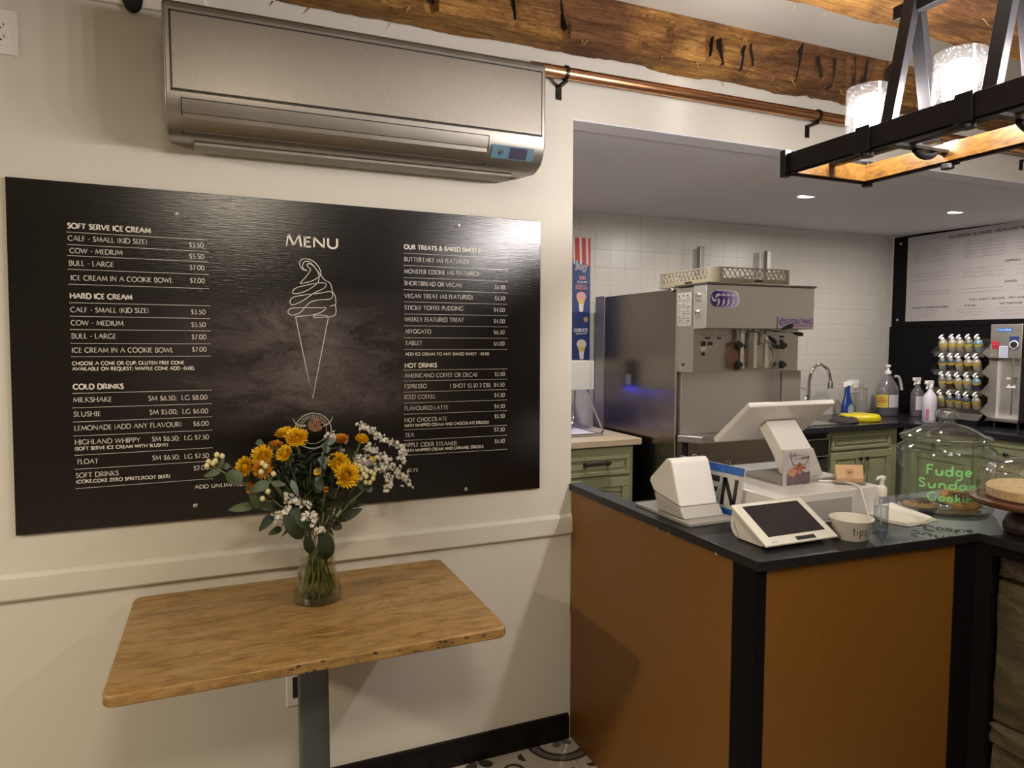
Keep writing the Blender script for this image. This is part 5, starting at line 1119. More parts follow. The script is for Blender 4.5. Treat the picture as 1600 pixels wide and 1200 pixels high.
m = MB(); m.box(CX-.010, CX+.010, YB+.02, YA-.02, 1.938, 1.952); m.build('centre_bar', M_IRON, ch, bevel=.001)
SY = (-1.135, -1.355, -1.575, -1.795, -2.015)
for y in SY:
    m = MB(); m.box(CX-.13, CX+.13, y-.010, y+.010, 1.930, 1.937); m.build('cross_bar', M_IRON, ch)
    m = MB(); m.tube(bez([(CX+.02, y, 1.93), (CX+.045, y, 1.918), (CX+.075, y, 1.922), (CX+.085, y, 1.932)], 4), .008, 8); m.build('scroll', M_IRON, ch)
    for s in (-1, 1):
        m = MB(); x = CX+s*.142; m.box(x-.005, x+.005, y-.018, y+.018, 1.906, 1.962); m.cyl((x-s*.012, y, 1.897), (x-s*.012, y, 1.908), .014, n=12); m.build('collar', M_IRON, ch, bevel=.001)
        m = MB(); m.M = None; b0 = Vector((CX+s*.072, y, 1.95)); t0 = Vector((CX+s*.004, y, 2.262)); w = .010
        vs_ = []
        for p in (b0, t0): vs_ += [p+Vector((-w, -.015, 0)), p+Vector((w, -.015, 0)), p+Vector((w, .015, 0)), p+Vector((-w, .015, 0))]
        m.add(vs_, [(0, 3, 2, 1), (4, 5, 6, 7), (0, 1, 5, 4), (1, 2, 6, 5), (2, 3, 7, 6), (3, 0, 4, 7)]); m.build('strap', M_IRON, ch, bevel=.001, seg=1)
    m = MB(); m.lathe([(.0001, -.019), (.005, -.018), (.005, -.016)], (CX-.004, y, 2.245), 10, axis='y'); m.build('bolt', M_SCREW, ch)
m = MB(); m.box(CX-.012, CX+.012, -2.06, -1.092, 2.222, 2.252); m.build('top_bar', M_IRON, ch, bevel=.001)
for y in (-1.41, -1.74): m = MB(); m.cyl((CX, y, 2.25), (CX, y, 2.49), .006, n=10); m.build('rod', M_IRON, ch)
m = MB(); m.prism(rrect(CX-.06, CX+.06, -1.83, -1.32, .01, 3), 2.488, 2.508); m.build('ceiling_plate', M_IRON, ch)
for y in BULB_Y:
    m = MB(); m.lathe([(.0001, 1.952), (.046, 1.954), (.050, 1.962), (.050, 1.968), (.0001, 1.968)], (CX, y, 0), 24); m.lathe([(.017, 1.968), (.017, 2.0), (.0001, 2.001)], (CX, y, 0), 16); lc = m.build('lamp_cup', M_IRON, ch)
    m = MB(); m.lathe([(.047, 1.969), (.0495, 1.971), (.0495, 2.094), (.0482, 2.097), (.0468, 2.094), (.0468, 1.971)], (CX, y, 0), 36); m.build('glass_cylinder', M_SEED, ch, ang=60)
    m = MB(); m.lathe([(.015, 2.001), (.022, 2.012), (.031, 2.032), (.033, 2.05), (.030, 2.068), (.019, 2.080), (.0001, 2.085)], (CX, y, 0), 16); m.build('bulb', M_BULB, ch, ang=90)

CS = 1.13; ch.scale = (CS, CS, CS); ch.location = (CX*CS, (-1.575+2.238)*CS-2.238, (1.91-1.5)*CS+1.5)

# recessed kitchen ceiling lights
for k, (x, y, z) in enumerate(KITCHEN_LIGHTS[:2]):
    zc = 2.292+.0257*y; t = thing('recessed_light', ('lit recessed ceiling light nearer the chandelier', 'recessed ceiling light near the dark wall board')[k], 'ceiling light', (x, y, zc))
    m = MB(); m.lathe([(.052, -.0008), (.062, -.003), (.066, -.0005), (.052, .004)], (x, y, zc-.0015), 30); m.build('trim_ring', M_WHITEP, t)
    m = MB(); m.lathe([(.0001, -.0015), (.051, -.0015), (.0515, .0005)], (x, y, zc-.0012), 30); m.build('lens', mat('lit_lens', (1, .96, .92, 1), .5, emit=4.0), t)

# ---------------------------------------------------------------- kitchen: soft serve machine
sm = thing('soft_serve_machine', 'tall stainless steel soft serve ice cream machine with three levers', 'ice cream machine', (2.55, 1.1, 0))
m = MB(); m.box(2.20, 2.90, .765, 1.60, .08, 1.768); m.build('cabinet', M_STEELD, sm, bevel=.003)
m = MB(); m.box(2.197, 2.2005, 1.50, 1.61, .9, 1.774); m.box(2.196, 2.2, .752, .762, .08, 1.775); m.build('edge_strip', M_STEEL, sm)
m = MB(); m.box(2.22, 2.9, .74, .765, 1.0, 1.335); m.build('splash_panel', M_STEELV, sm, bevel=.002)
m = MB(); m.box(2.20, 2.90, .62, .7645, 1.335, 1.7685); m.build('front_section', M_STEEL, sm, bevel=.002)
m = MB(); m.extr([(.520, 1.560), (.620, 1.556), (.620, 1.775), (.517, 1.775)], 'x', 2.196, 2.902); m.build('head_cover', M_STEELV, sm, bevel=.003)
m = MB(); m.box(2.192, 2.907, .509, .77, 1.7755, 1.786); m.build('top_lip', steel('lip_steel', (.25, .22, .19, 1)), sm, bevel=.002)
m = MB(); m.prism([(2.2, .74), (2.275, .625), (2.83, .625), (2.9, .74)], .965, 1.0); m.build('drip_tray', M_STEEL, sm, bevel=.003)
m = MB(); m.box(2.205, 2.235, .745, .7645, .08, .965); m.box(2.275, 2.9, .745, .7645, .08, .955); m.build('lower_panel', M_STEELD, sm)
m = MB(); m.box(2.236, 2.274, .750, .7646, .08, .96); m.build('shadow_gap', M_BLACKP, sm)
m = MB(); m.box(2.903, 2.908, .60, .76, 1.0, 1.335); m.build('splash_guard', M_CHROME, sm)
for x in (2.25, 2.85):
    for y in (.82, 1.55): m = MB(); m.cyl((x, y, 0), (x, y, .08), .022, n=10); m.build('foot', M_IRON, sm)
m = MB(); m.box(2.1972, 2.1995, .632, .752, 1.572, 1.745); dl = m.build('data_plate', mat('pale_label', (.23, .215, .19, 1), .6), sm, label='printed data plate')
m = MB()
for j in range(13):
    y0 = .742-(.02 if j in (0,) else 0); 
    for i in range(3):
        if (j*3+i) % 5 == 4: continue
        stroke(m, [(i*.035, 0), (i*.035+.012+.008*((j*7+i*3) % 3), 0)], .0028 if j else .006, (2.1969, .744, 1.728-j*.0115), (0, -1, 0), ZU)
m.build('print', M_BLACKP, dl, smooth=False)
for z in (1.725, 1.642):
    m = MB(); m.sphere((2.190, .575, z), .011, 10, 8); m.box(2.186, 2.1965, .56, .60, z-.022, z-.014); m.cyl((2.196, .60, z-.018), (2.188, .60, z+.012), .003, n=8); m.build('latch', M_CHROME, sm)
m = MB(); m.sphere((2.192, .79, 1.765), .012, 10, 8); m.build('side_knob', M_CHROME, sm)
m = MB(); m.lathe([(.0001, -.002), (.008, -.002), (.008, 0)], (2.1985, .70, 1.375), 10, axis='x'); m.build('lock', M_BLACKP, sm)
m = MB(); m.box(2.1975, 2.1995, 1.19, 1.245, 1.24, 1.30); m.build('side_catch', M_STEEL, sm)
# oval badge with four fading swirls
def rr2(x0, x1, z0, z1, r, n=8): return rrect(x0, x1, z0, z1, r, n)
m = MB(); m.extr(rr2(2.212, 2.400, 1.661, 1.748, .043), 'y', .5145, .518); bd2 = m.build('badge', mat('badge_white', (.60, .57, .60, 1), .3), sm, bevel=.001)
PUR = [(.028, .012, .12, 1), (.085, .05, .22, 1), (.21, .15, .36, 1), (.38, .32, .48, 1)]
for k in (3, 2, 1, 0):
    cx, cz, r = 2.255+k*.030, 1.7045, .040; yy = .5142-.0003*(3-k); m = MB()
    m.add([(cx+r*math.cos(a*PI/14), yy, cz+r*math.sin(a*PI/14)) for a in range(28)], [tuple(range(28))]); m.build('swirl_disc', mat('swirl_purple', PUR[k], .4) if k == 0 else mat('swirl_purple_%s' % 'abc'[k-1], PUR[k], .4), bd2, smooth=False)
    m = MB()
    for q in range(3):
        a0 = q*2*PI/3+.5; P = []
        for i in range(9): a = a0+i*.21; P.append((cx+(.034-.0035*i)*math.cos(a), cz+(.034-.0035*i)*math.sin(a)))
        for i in range(8): stroke(m, [P[i], P[i+1]], .004+.010*math.sin(PI*i/8), (0, yy-.0001, 0), XR, ZU)
    m.build('swirl_light', mat('badge_white', (0, 0, 0, 1)), bd2, smooth=False)
m = MB(); m.box(2.652, 2.897, .5145, .518, 1.562, 1.622); lp = m.build('name_plate', mat('pink_grey_plate', (.42, .34, .36, 1), .3), sm, bevel=.001)
m = MB(); text(m, 'STOELTING', (2.706, .5140, 1.588), XR, ZU, .021, .178, weight=.24, serif=False)
for r in (.018, .011): stroke(m, [(2.680+r*math.cos(a*PI/10)*.9, 1.594+r*math.sin(a*PI/10)) for a in range(-2, 17)], .0045, (0, .5140, 0), XR, ZU)
m.build('lettering', mat('violet_print', (.07, .03, .26, 1), .4), lp, smooth=False)
m = MB(); stroke(m, [(2.70, 1.577), (2.885, 1.577)], .004, (0, .5140, 0), XR, ZU); m.build('underline', mat('magenta_print', (.26, .09, .20, 1), .4), lp, smooth=False)
# dispensing door
M_ACR = glass('clear_acrylic', (.93, .92, .91, 1), .0, .03)
m = MB(); m.box(2.398, 2.775, .598, .6195, 1.346, 1.487); m.build('acrylic_door', M_ACR, sm, bevel=.002)
m = MB(); m.lathe([(.0001, .6185), (.075, .6185), (.075, .6192), (.0001, .6192)], (2.475, 0, 1.416), 30, axis='y'); m.build('chocolate_mix', mat('chocolate_soft_serve', (.22, .115, .075, 1), .5, var=.25, vscale=40), sm, label='brown chocolate mix behind the clear door')
m = MB(); m.lathe([(.0001, .6178), (.058, .6178), (.058, .6184), (.0001, .6184)], (2.662, 0, 1.414), 30, axis='y'); m.build('vanilla_mix', mat('vanilla_soft_serve', (.56, .50, .38, 1), .5), sm, label='pale vanilla mix behind the clear door')
m = MB(); m.lathe([(.064, .6165), (.071, .6165), (.071, .618), (.064, .618), (.064, .6165)], (2.662, 0, 1.414), 30, axis='y'); m.build('barrel_ring', mat('white_rubber', (.6, .57, .52, 1), .4), sm)
M_CREAMP = mat('cream_piston', (.62, .57, .46, 1), .35)
for x in (2.486, 2.572, 2.648):
    m = MB(); m.lathe([(.0001, 1.355), (.012, 1.355), (.012, 1.40), (.0105, 1.402), (.0105, 1.50), (.0125, 1.502), (.0125, 1.548), (.0001, 1.548)], (x, .588, 0), 14); m.build('piston', M_CREAMP, sm)
    m = MB(); m.lathe([(.018, 1.541), (.018, 1.5565), (.0001, 1.5565)], (x, .582, 0), 16); m.build('piston_cap', M_STEEL, sm)
def knob(x, z, r=.019):
    m = MB(); P = []
    for i in range(18): a = 2*PI*i/18; P.append((x+(r+.0035*math.cos(3*a))*math.cos(a), z+(r+.0035*math.cos(3*a))*math.sin(a)))
    m.extr(P, 'y', .572, .596); m.build('hand_knob', M_BLACKP, sm, bevel=.004, seg=3)
for x, z in ((2.461, 1.476), (2.461, 1.373), (2.758, 1.473), (2.756, 1.371)): knob(x, z)
for x, z in ((2.493, 1.468), (2.725, 1.465)): knob(x, z, .009)
def lever(p):
    m = MB(); q = bez([Vector(a) for a in p[:-1]], 5); m.tube(q, .0032, 8); m.build('lever', M_CHROME, sm)
    a, b = Vector(p[-2]), Vector(p[-1]); m = MB(); m.tube([a-(b-a)*.3, a, a.lerp(b, .6), b, b+(b-a)*.12], [.006, .008, .012, .010, .003], 12); m.build('lever_grip', M_BLACKP, sm)
lever([(2.486, .57, 1.545), (2.52, .545, 1.543), (2.57, .53, 1.540), (2.605, .52, 1.515), (2.640, .515, 1.490)])
lever([(2.572, .57, 1.552), (2.62, .54, 1.552), (2.655, .525, 1.550), (2.69, .51, 1.562), (2.735, .50, 1.578)])
lever([(2.648, .57, 1.548), (2.70, .54, 1.545), (2.75, .525, 1.541), (2.775, .515, 1.536), (2.815, .51, 1.531)])
M_RED = mat('dark_red_switch', (.08, .012, .012, 1), .4)
for x, z, w, h, mt in ((2.262, 1.482, .022, .024, M_BLACKP), (2.305, 1.483, .024, .017, M_RED), (2.262, 1.430, .015, .016, M_BLACKP), (2.288, 1.512, .026, .009, M_BLACKP), (2.362, 1.512, .020, .009, M_BLACKP), (2.782, 1.520, .022, .011, M_BLACKP), (2.778, 1.497, .020, .018, M_RED)):
    m = MB(); m.box(x-w/2, x+w/2, .614, .6198, z-h/2, z+h/2); m.build('switch', mt, sm)
m = MB()
for x, z, n in ((2.245, 1.527, 5), (2.30, 1.527, 4), (2.345, 1.527, 5), (2.39, 1.524, 3), (2.72, 1.528, 5)):
    for i in range(n): stroke(m, [(x+i*.008, z), (x+i*.008+.005, z+.001*(i % 2))], .003, (0, .6190, 0), XR, ZU)
m.build('small_print', M_BLACKP, sm, smooth=False)['kind'] = 'stuff'
m = MB(); m.box(2.245, 2.279, .6185, .6196, 1.447, 1.467); m.box(2.299, 2.315, .6185, .6196, 1.461, 1.471); m.build('sticker', mat('pale_sticker', (.5, .48, .44, 1), .5), sm)
# beige dish rack on the machine
t = thing('dish_rack', 'beige plastic dish rack with lattice sides on top of the ice cream machine', 'dish rack', (2.53, .79, 1.786)); M_RK = mat('beige_plastic', (.20, .165, .11, 1), .55, var=.12)
def rring(x0, x1, y0, y1, r, th, z0, z1, mb):
    o = rrect(x0, x1, y0, y1, r, 6); i = rrect(x0+th, x1-th, y0+th, y1-th, r-th, 6); n = len(o)
    vs_ = [(x, y, z0) for x, y in o]+[(x, y, z1) for x, y in o]+[(x, y, z0) for x, y in i]+[(x, y, z1) for x, y in i]
    fs = []
    for k in range(n): j = (k+1) % n; fs += [(k, j, n+j, n+k), (2*n+j, 2*n+k, 3*n+k, 3*n+j), (n+k, n+j, 3*n+j, 3*n+k), (j, k, 2*n+k, 2*n+j)]
    mb.add(vs_, fs)
RX0, RX1, RY0, RY1 = 2.262, 2.785, .545, 1.04
m = MB(); rring(RX0, RX1, RY0, RY1, .055, .010, 1.7865, 1.813, m); rring(RX0, RX1, RY0, RY1, .055, .010, 1.862, 1.868, m)
m.build('frame', M_RK, t)
m = MB()
for cx_, cy_ in ((RX0+.055, RY0+.055), (RX1-.055, RY0+.055), (RX0+.055, RY1-.055), (RX1-.055, RY1-.055)):
    sx = -1 if cx_ < 2.5 else 1; sy = -1 if cy_ < .8 else 1; P = []
    for k in range(7): a = PI/2*k/6; P.append((cx_+sx*.055*math.cos(a), cy_+sy*.055*math.sin(a)))
    P2 = [(cx_+(x-cx_)*.86, cy_+(y-cy_)*.86) for x, y in reversed(P)]; m.prism(P+P2, 1.813, 1.862)
m.build('corner', M_RK, t)
m = MB()
def lattice(fix, a, b, axis, n):
    for i in range(n):
        for s in (0, 1):
            u0 = a+(b-a)*(i+s)/n; u1 = a+(b-a)*(i+1-s)/n
            for off in (0,):
                p, q = ((u0, fix, 1.813), (u1, fix, 1.862)) if axis == 'x' else ((fix, u0, 1.813), (fix, u1, 1.862))
                m.cyl(p, q, .0026, n=4)
lattice(RY0+.005, RX0+.055, RX1-.055, 'x', 13); lattice(RX0+.005, RY0+.055, RY1-.055, 'y', 12); lattice(RY1-.005, RX0+.055, RX1-.055, 'x', 13); lattice(RX1-.005, RY0+.055, RY1-.055, 'y', 12)
m.build('lattice', M_RK, t)['kind'] = 'stuff'
m = MB(); m.box(2.52, 2.57, .543, .5465, 1.798, 1.808); m.box(2.2605, 2.264, .72, .78, 1.797, 1.806); m.build('handle_slots', M_BLACKP, t)
m = MB()
for k in range(8): x = 2.29+k*.065; m.cyl((x, .56, 1.795), (x, 1.03, 1.795), .003, n=5)
for k in range(7): y = .58+k*.07; m.cyl((2.27, y, 1.797), (2.78, y, 1.797), .003, n=5)
m.build('floor_grid', M_RK, t)['kind'] = 'stuff'
for k, x in enumerate((3.05, 3.645)):
    m = MB(); m.box(x, x+.036, 1.665, 1.70, 0, 2.147); o = m.build('steel_post', steel('post_steel', (.30, .28, .25, 1), .4), bevel=.003); tag(o, ('stainless steel upright standing behind the dish rack, nearer the poster', 'stainless steel upright standing behind the machine, nearer the tap')[k], 'post')

# ---------------------------------------------------------------- kitchen cabinets and worktops
M_GREEN = mat('sage_green_paint', (.27, .28, .155, 1), .5, var=.08, vscale=3, bump=.08); M_BEIGE = mat('beige_worktop', (.50, .40, .27, 1), .4, var=.08, vscale=12)
M_DKTOP = mat('dark_worktop', (.018, .017, .022, 1), .18, var=.4, vscale=40); M_KN = mat('black_knob', (.012, .011, .01, 1), .3)
def raised(mb, o, ux, w, h, nrm, t=.018, groove=.0):
    """framed front: u along ux, v up, thickness along nrm"""
    o, ux, nrm = Vector(o), Vector(ux), Vector(nrm); uz = Vector((0, 0, 1))
    def bx(u0, u1, v0, v1, d0, d1):
        vs_ = [o+ux*u+uz*v+nrm*d for d in (d0, d1) for u, v in ((u0, v0), (u1, v0), (u1, v1), (u0, v1))]
        mb.add(vs_, [(0, 1, 2, 3), (7, 6, 5, 4), (0, 4, 5, 1), (1, 5, 6, 2), (2, 6, 7, 3), (3, 7, 4, 0)])
    f = min(.05, h*.22); bx(0, w, 0, f, 0, t); bx(0, w, h-f, h, 0, t); bx(0, f, f, h-f, 0, t); bx(w-f, w, f, h-f, 0, t); bx(f, w-f, f, h-f, 0, t*.45)
    if h > .09: bx(f+.014, w-f-.014, f+.014, h-f-.014, t*.45, t*.85)
def knob3(p, nrm, par):
    p, nrm = Vector(p), Vector(nrm); m = MB(); m.tube([p, p+nrm*.008, p+nrm*.014, p+nrm*.022, p+nrm*.027], [.007, .006, .013, .014, .006], 12); m.build('knob', M_KN, par)
NY = (0, -1, 0)
# left of the machine
t = thing('cabinet', 'sage green cabinet with a black bar handle beside the ice cream machine', 'cabinet', (1.78, 1.4, 0))
m = MB(); m.box(1.35, 2.12, 1.04, 1.74, .08, .914); m.box(1.40, 2.10, 1.09, 1.70, 0, .08); m.build('body', M_GREEN, t)
m = MB(); raised(m, (1.56, 1.04, .752), XR, .535, .112, NY); d = m.build('drawer', M_GREEN, t, bevel=.003, seg=1)
m = MB(); m.tube([(1.79, 1.002, .822), (1.955, 1.002, .826)], .009, 8); m.box(1.795, 1.812, 1.0, 1.024, .813, .832); m.box(1.938, 1.955, 1.0, 1.024, .815, .834); m.build('handle', M_KN, d)
m = MB(); raised(m, (1.56, 1.04, .10), XR, .535, .635, NY)
P = [(1.62+.415*i/14, .66+.035*math.exp(-((i-7)/3.2)**2)) for i in range(15)]
m2 = MB(); m2.tube(bez([(x, 1.018, z) for x, z in P], 2), .004, 6); d = m.build('door', M_GREEN, t, bevel=.003, seg=1); m2.build('arched_moulding', mat('green_shadow_line', (.12, .13, .06, 1), .5), d)
m = MB(); m.box(1.30, 2.163, 1.012, 1.745, .9145, .952); o = m.build('worktop', M_BEIGE, bevel=.004); tag(o, 'beige worktop over the green cabinet beside the machine', 'worktop')
# back run with sink
t = thing('cabinet', 'sage green double-door cabinet with two black knobs under the sink worktop', 'cabinet', (4.03, 1.4, 0))
m = MB(); m.box(3.765, 4.43, 1.19, 1.74, .08, .884); m.box(3.8, 4.43, 1.24, 1.7, 0, .08); m.build('body', M_GREEN, t)
m = MB(); raised(m, (3.79, 1.19, .752), XR, .56, .105, NY); m.build('drawer', M_GREEN, t, bevel=.003, seg=1)
for x, kx in ((3.785, 4.045), (4.078, 4.105)):
    m = MB(); raised(m, (x, 1.19, .10), XR, .287, .635, NY); d = m.build('door', M_GREEN, t, bevel=.003, seg=1); knob3((kx, 1.172, .685), NY, d)
t = thing('dishwasher', 'black fronted undercounter dishwasher beside the green sink cabinet', 'dishwasher', (3.45, 1.4, 0))
m = MB(); m.box(3.15, 3.755, 1.19, 1.74, .02, .88); m.build('body', M_IRON, t)
m = MB(); m.box(3.155, 3.75, 1.165, 1.189, .715, .845); cp = m.build('control_panel', mat('gloss_black_panel', (.006, .005, .006, 1), .12), t, bevel=.003)
m = MB(); m.box(3.155, 3.75, 1.160, 1.166, .722, .728); m.box(3.155, 3.75, 1.160, 1.166, .838, .843); m.box(3.742, 3.75, 1.160, 1.166, .722, .843); m.build('trim_strip', M_CHROME, cp)
m = MB(); m.box(3.155, 3.75, 1.168, 1.189, .05, .705); m.build('door', mat('dark_steel_door', (.06, .055, .05, 1), .35, .5), t, bevel=.002)
m = MB(); m.prism([(2.93, 1.150), (4.45, 1.150), (4.45, -.45), (5.028, -.45), (5.028, 1.746), (2.93, 1.746)], .8845, .92); o = m.build('worktop', M_DKTOP, bevel=.003); tag(o, 'dark speckled worktop running along the tiled wall and round the corner', 'worktop')
# right run
t = thing('cabinet', 'sage green cabinets seen through the glass jar under the bottle rack', 'cabinet', (4.75, .35, 0))
m = MB(); m.box(4.49, 5.02, -.44, 1.185, .08, .884); m.box(4.54, 5.0, -.44, 1.185, 0, .08); m.build('body', M_GREEN, t)
for y in (.64, .19, 1.11):
    m = MB(); raised(m, (4.49, y, .752), (0, -1, 0), .43, .105, (-1, 0, 0)); d = m.build('drawer', M_GREEN, t, bevel=.003, seg=1); knob3((4.472, y-.175, .795), (-1, 0, 0), d)
    m = MB(); raised(m, (4.49, y, .10), (0, -1, 0), .43, .635, (-1, 0, 0)); m.build('door', M_GREEN, t, bevel=.003, seg=1)

# tap and sink
t = thing('kitchen_tap', 'chrome gooseneck kitchen tap with pull-down spray head at the tiled wall', 'tap', (3.965, 1.56, .92))
m = MB(); m.lathe([(.0001, 0), (.030, 0), (.030, .006), (.022, .02), (.020, .05), (.019, .14), (.0001, .142)], (3.965, 1.56, .92), 16); m.build('body', M_CHROME, t)
m = MB(); m.tube(bez([(3.965, 1.56, 1.05), (3.97, 1.56, 1.20), (3.985, 1.55, 1.28), (4.04, 1.54, 1.325), (4.10, 1.53, 1.30), (4.130, 1.525, 1.245), (4.135, 1.52, 1.20)], 6), .0125, 12); m.build('spout', M_CHROME, t)
m = MB(); m.lathe([(.013, .055), (.017, .045), (.019, .01), (.021, 0), (.0001, 0)], (4.137, 1.52, 1.145), 14); m.build('spray_head', steel('spray_grey', (.25, .24, .22, 1)), t)
m = MB(); m.tube(bez([(3.975, 1.555, 1.07), (3.93, 1.54, 1.10), (3.90, 1.53, 1.04), (3.88, 1.53, .99)], 4), .005, 8); m.build('lever', M_CHROME, t)
t = thing('filter_tap', 'thin chrome filtered water tap beside the gooseneck tap', 'tap', (3.84, 1.58, .92))
m = MB(); m.tube(bez([(3.835, 1.58, .92), (3.838, 1.58, 1.05), (3.85, 1.57, 1.13), (3.89, 1.56, 1.155), (3.925, 1.55, 1.14)], 5), .0055, 8); m.build('spout', M_CHROME, t)
m = MB(); m.lathe([(.0001, 0), (.018, 0), (.016, .02), (.0001, .022)], (3.835, 1.58, .92), 12); m.build('base', M_CHROME, t)
m = MB(); m.box(3.55, 3.92, 1.24, 1.50, .9205, .926); m.box(3.57, 3.90, 1.26, 1.48, .9262, .9275); o = m.build('sink', M_STEEL, bevel=.002); tag(o, 'stainless steel sink rim set in the dark worktop below the tap', 'sink')
m = MB(); m.sphere((4.03, 1.30, .921), .10, 16, 10, (1.25, .8, .42)); bm_ = m
for i, v in enumerate(bm_.v):
    x, y, z = v; bm_.v[i] = (x+.006*math.sin(i*1.7), y+.006*math.sin(i*2.3), max(.9205, z+.008*math.sin(i*.9)))
o = m.build('dark_cloth', mat('brown_cloth', (.035, .025, .022, 1), .9, var=.4, vscale=60, bump=.5)); tag(o, 'crumpled dark brown cloth on the worktop below the blue bottle', 'cloth')
# bottles at the sink
def prof_thing(name, label, cat, loc, parts, group=None):
    t = thing(name, label, cat, loc, 0, group)
    for nm, prof, mt, kw in parts:
        m = MB(); m.lathe(prof, loc, kw.get('n', 24), sx=kw.get('sx', 1), sy=kw.get('sy', 1)); m.build(nm, mt, t, ang=45)
    return t
M_BLUEB = mat('deep_blue_plastic', (.012, .035, .19, 1), .2)
t = prof_thing('dish_soap', 'deep blue dish spray bottle with white cap beside the tap', 'bottle', (4.255, 1.47, .92), [('bottle', [(.0001, 0), (.040, 0), (.050, .02), (.052, .06), (.046, .11), (.028, .17), (.021, .21), (.024, .25), (.014, .262), (.0001, .263)], M_BLUEB, {'sx': 1, 'sy': .6})])
m = MB(); m.box(4.205, 4.245, 1.46, 1.48, 1.155, 1.190); m.box(4.235, 4.29, 1.455, 1.485, 1.165, 1.195); m.build('cap', M_WHITEP, t, bevel=.004)
m = MB(); m.add([(4.255+.028*math.cos(a*PI/9), 1.47-.0335, .99+.042*math.sin(a*PI/9)) for a in range(18)], [tuple(range(18))]); m.build('label', mat('pale_blue_label', (.20, .27, .38, 1), .4), t, smooth=False)
for k, x in enumerate((4.455, 4.575)):
    prof_thing('clear_canister', ('tall empty clear canister standing next to the blue bottle', 'tall empty clear canister standing next to the big handled jug')[k], 'canister', (x, 1.62, .92), [('canister', [(.0001, .001), (.042, .001), (.044, .01), (.044, .20), (.038, .208)], glass('canister_plastic', (.86, .85, .82, 1), .2, .1, .12), {}), ('cap', [(.044, .20), (.045, .212), (.018, .222), (.015, .245), (.0001, .246)], glass('canister_plastic'), {})])
t = thing('glass_mug', 'small clear glass mug between the blue bottle and the yellow lid', 'mug', (4.335, 1.52, .92))
m = MB(); m.lathe([(.0001, .001), (.028, .001), (.030, .06), (.029, .06)], (4.31, 1.53, .92), 20); m.build('glass', M_GLASSD, t)
m = MB(); m.tube([(4.345+.026*math.cos(a*PI/8-PI/2), 1.52, .96+.032*math.sin(a*PI/8-PI/2)) for a in range(0, 9)]+[(4.345, 1.52, .991)], .005, 8); m.build('handle', M_GLASSD, t)
M_YLID = mat('yellow_plastic', (.62, .50, .015, 1), .35)
t = thing('bucket_lid', 'bright yellow plastic bucket lid lying on the dark worktop', 'lid', (4.265, 1.365, .92))
m = MB(); m.lathe([(.112, 0), (.130, .002), (.134, .01), (.134, .034), (.124, .046), (.10, .048), (.0001, .044)], (4.265, 1.365, .92), 44); m.build('lid', M_YLID, t, ang=50)
m = MB()
for k in range(44): a = 2*PI*k/44; m.box(4.265+.1345*math.cos(a)-.002, 4.265+.1345*math.cos(a)+.002, 1.365+.1345*math.sin(a)-.002, 1.365+.1345*math.sin(a)+.002, .924, .952)
m.build('ribs', M_YLID, t)['kind'] = 'stuff'
M_JUG = glass('jug_plastic', (.72, .68, .72, 1), .2, .15, .30, (.55, .52, .52, 1)); M_PURP = mat('purple_liquid', (.055, .03, .065, 1), .25)
t = thing('cleaner_jug', 'large handled jug of purple cleaner with a yellow label', 'jug', (4.735, 1.52, .92)); J = (4.735, 1.52, .92)
m = MB(); m.lathe([(.0001, .001), (.088, .001), (.094, .012), (.094, .19), (.088, .22), (.060, .265), (.034, .30), (.022, .315), (.022, .325)], J, 28, sx=1, sy=.75); m.build('jug', M_JUG, t, ang=50)
m = MB(); m.lathe([(.0001, .004), (.090, .006), (.092, .065), (.0001, .066)], J, 28, sx=1, sy=.75); m.build('liquid', M_PURP, t)
m = MB(); m.tube(bez([(4.745, 1.47, 1.225), (4.772, 1.46, 1.222), (4.792, 1.455, 1.18), (4.802, 1.45, 1.12)], 5), .011, 10); m.build('handle', mat('grey_translucent', (.36, .34, .34, 1), .3), t)
m = MB(); m.lathe([(.024, .322), (.024, .345), (.010, .35), (.008, .375), (.018, .378), (.018, .392), (.0001, .394)], J, 16); m.cyl((4.735, 1.52, 1.305), (4.70, 1.50, 1.30), .005, n=8); m.build('pump', M_WHITEP, t)
def wrap(nm, c, r, sy, a0, a1, z0, z1, mt, par, n=10):
    m = MB(); vs_ = []
    for i in range(n+1):
        a = a0+(a1-a0)*i/n
        for z in (z0, z1): vs_.append((c[0]+r*math.cos(a), c[1]+r*math.sin(a)*sy, c[2]+z))
    m.add(vs_, [(2*i, 2*i+2, 2*i+3, 2*i+1) for i in range(n)]); return m.build(nm, mt, par)
A = math.atan2(-3.76, -4.735)
lb = wrap('yellow_label', J, .0955, .75, A-.95, A+.25, .068, .165, mat('yellow_label', (.55, .42, .06, 1), .5), t); wrap('white_label', J, .0955, .75, A+.30, A+1.3, .068, .165, mat('white_label', (.50, .47, .46, 1), .5), t)
m = MB()
d1 = Vector((math.cos(A-.3), math.sin(A-.3)*.75, 0)); rt1 = Vector((-math.sin(A-.3), math.cos(A-.3)*.75, 0)).normalized(); O = Vector(J)+d1*.099+Vector((0, 0, .122))
stroke(m, [(.034*math.cos(a*PI/10), .014*math.sin(a*PI/10)) for a in range(21)], .004, O, rt1, ZU); stroke(m, [(-.018, 0), (.018, 0)], .006, O, rt1, ZU); stroke(m, [(-.02, .027), (.02, .027)], .005, O, rt1, ZU); stroke(m, [(-.022, -.035), (.022, -.035)], .003, O, rt1, ZU)
m.build('label_print', mat('red_print', (.42, .08, .03, 1), .5), lb, smooth=False)
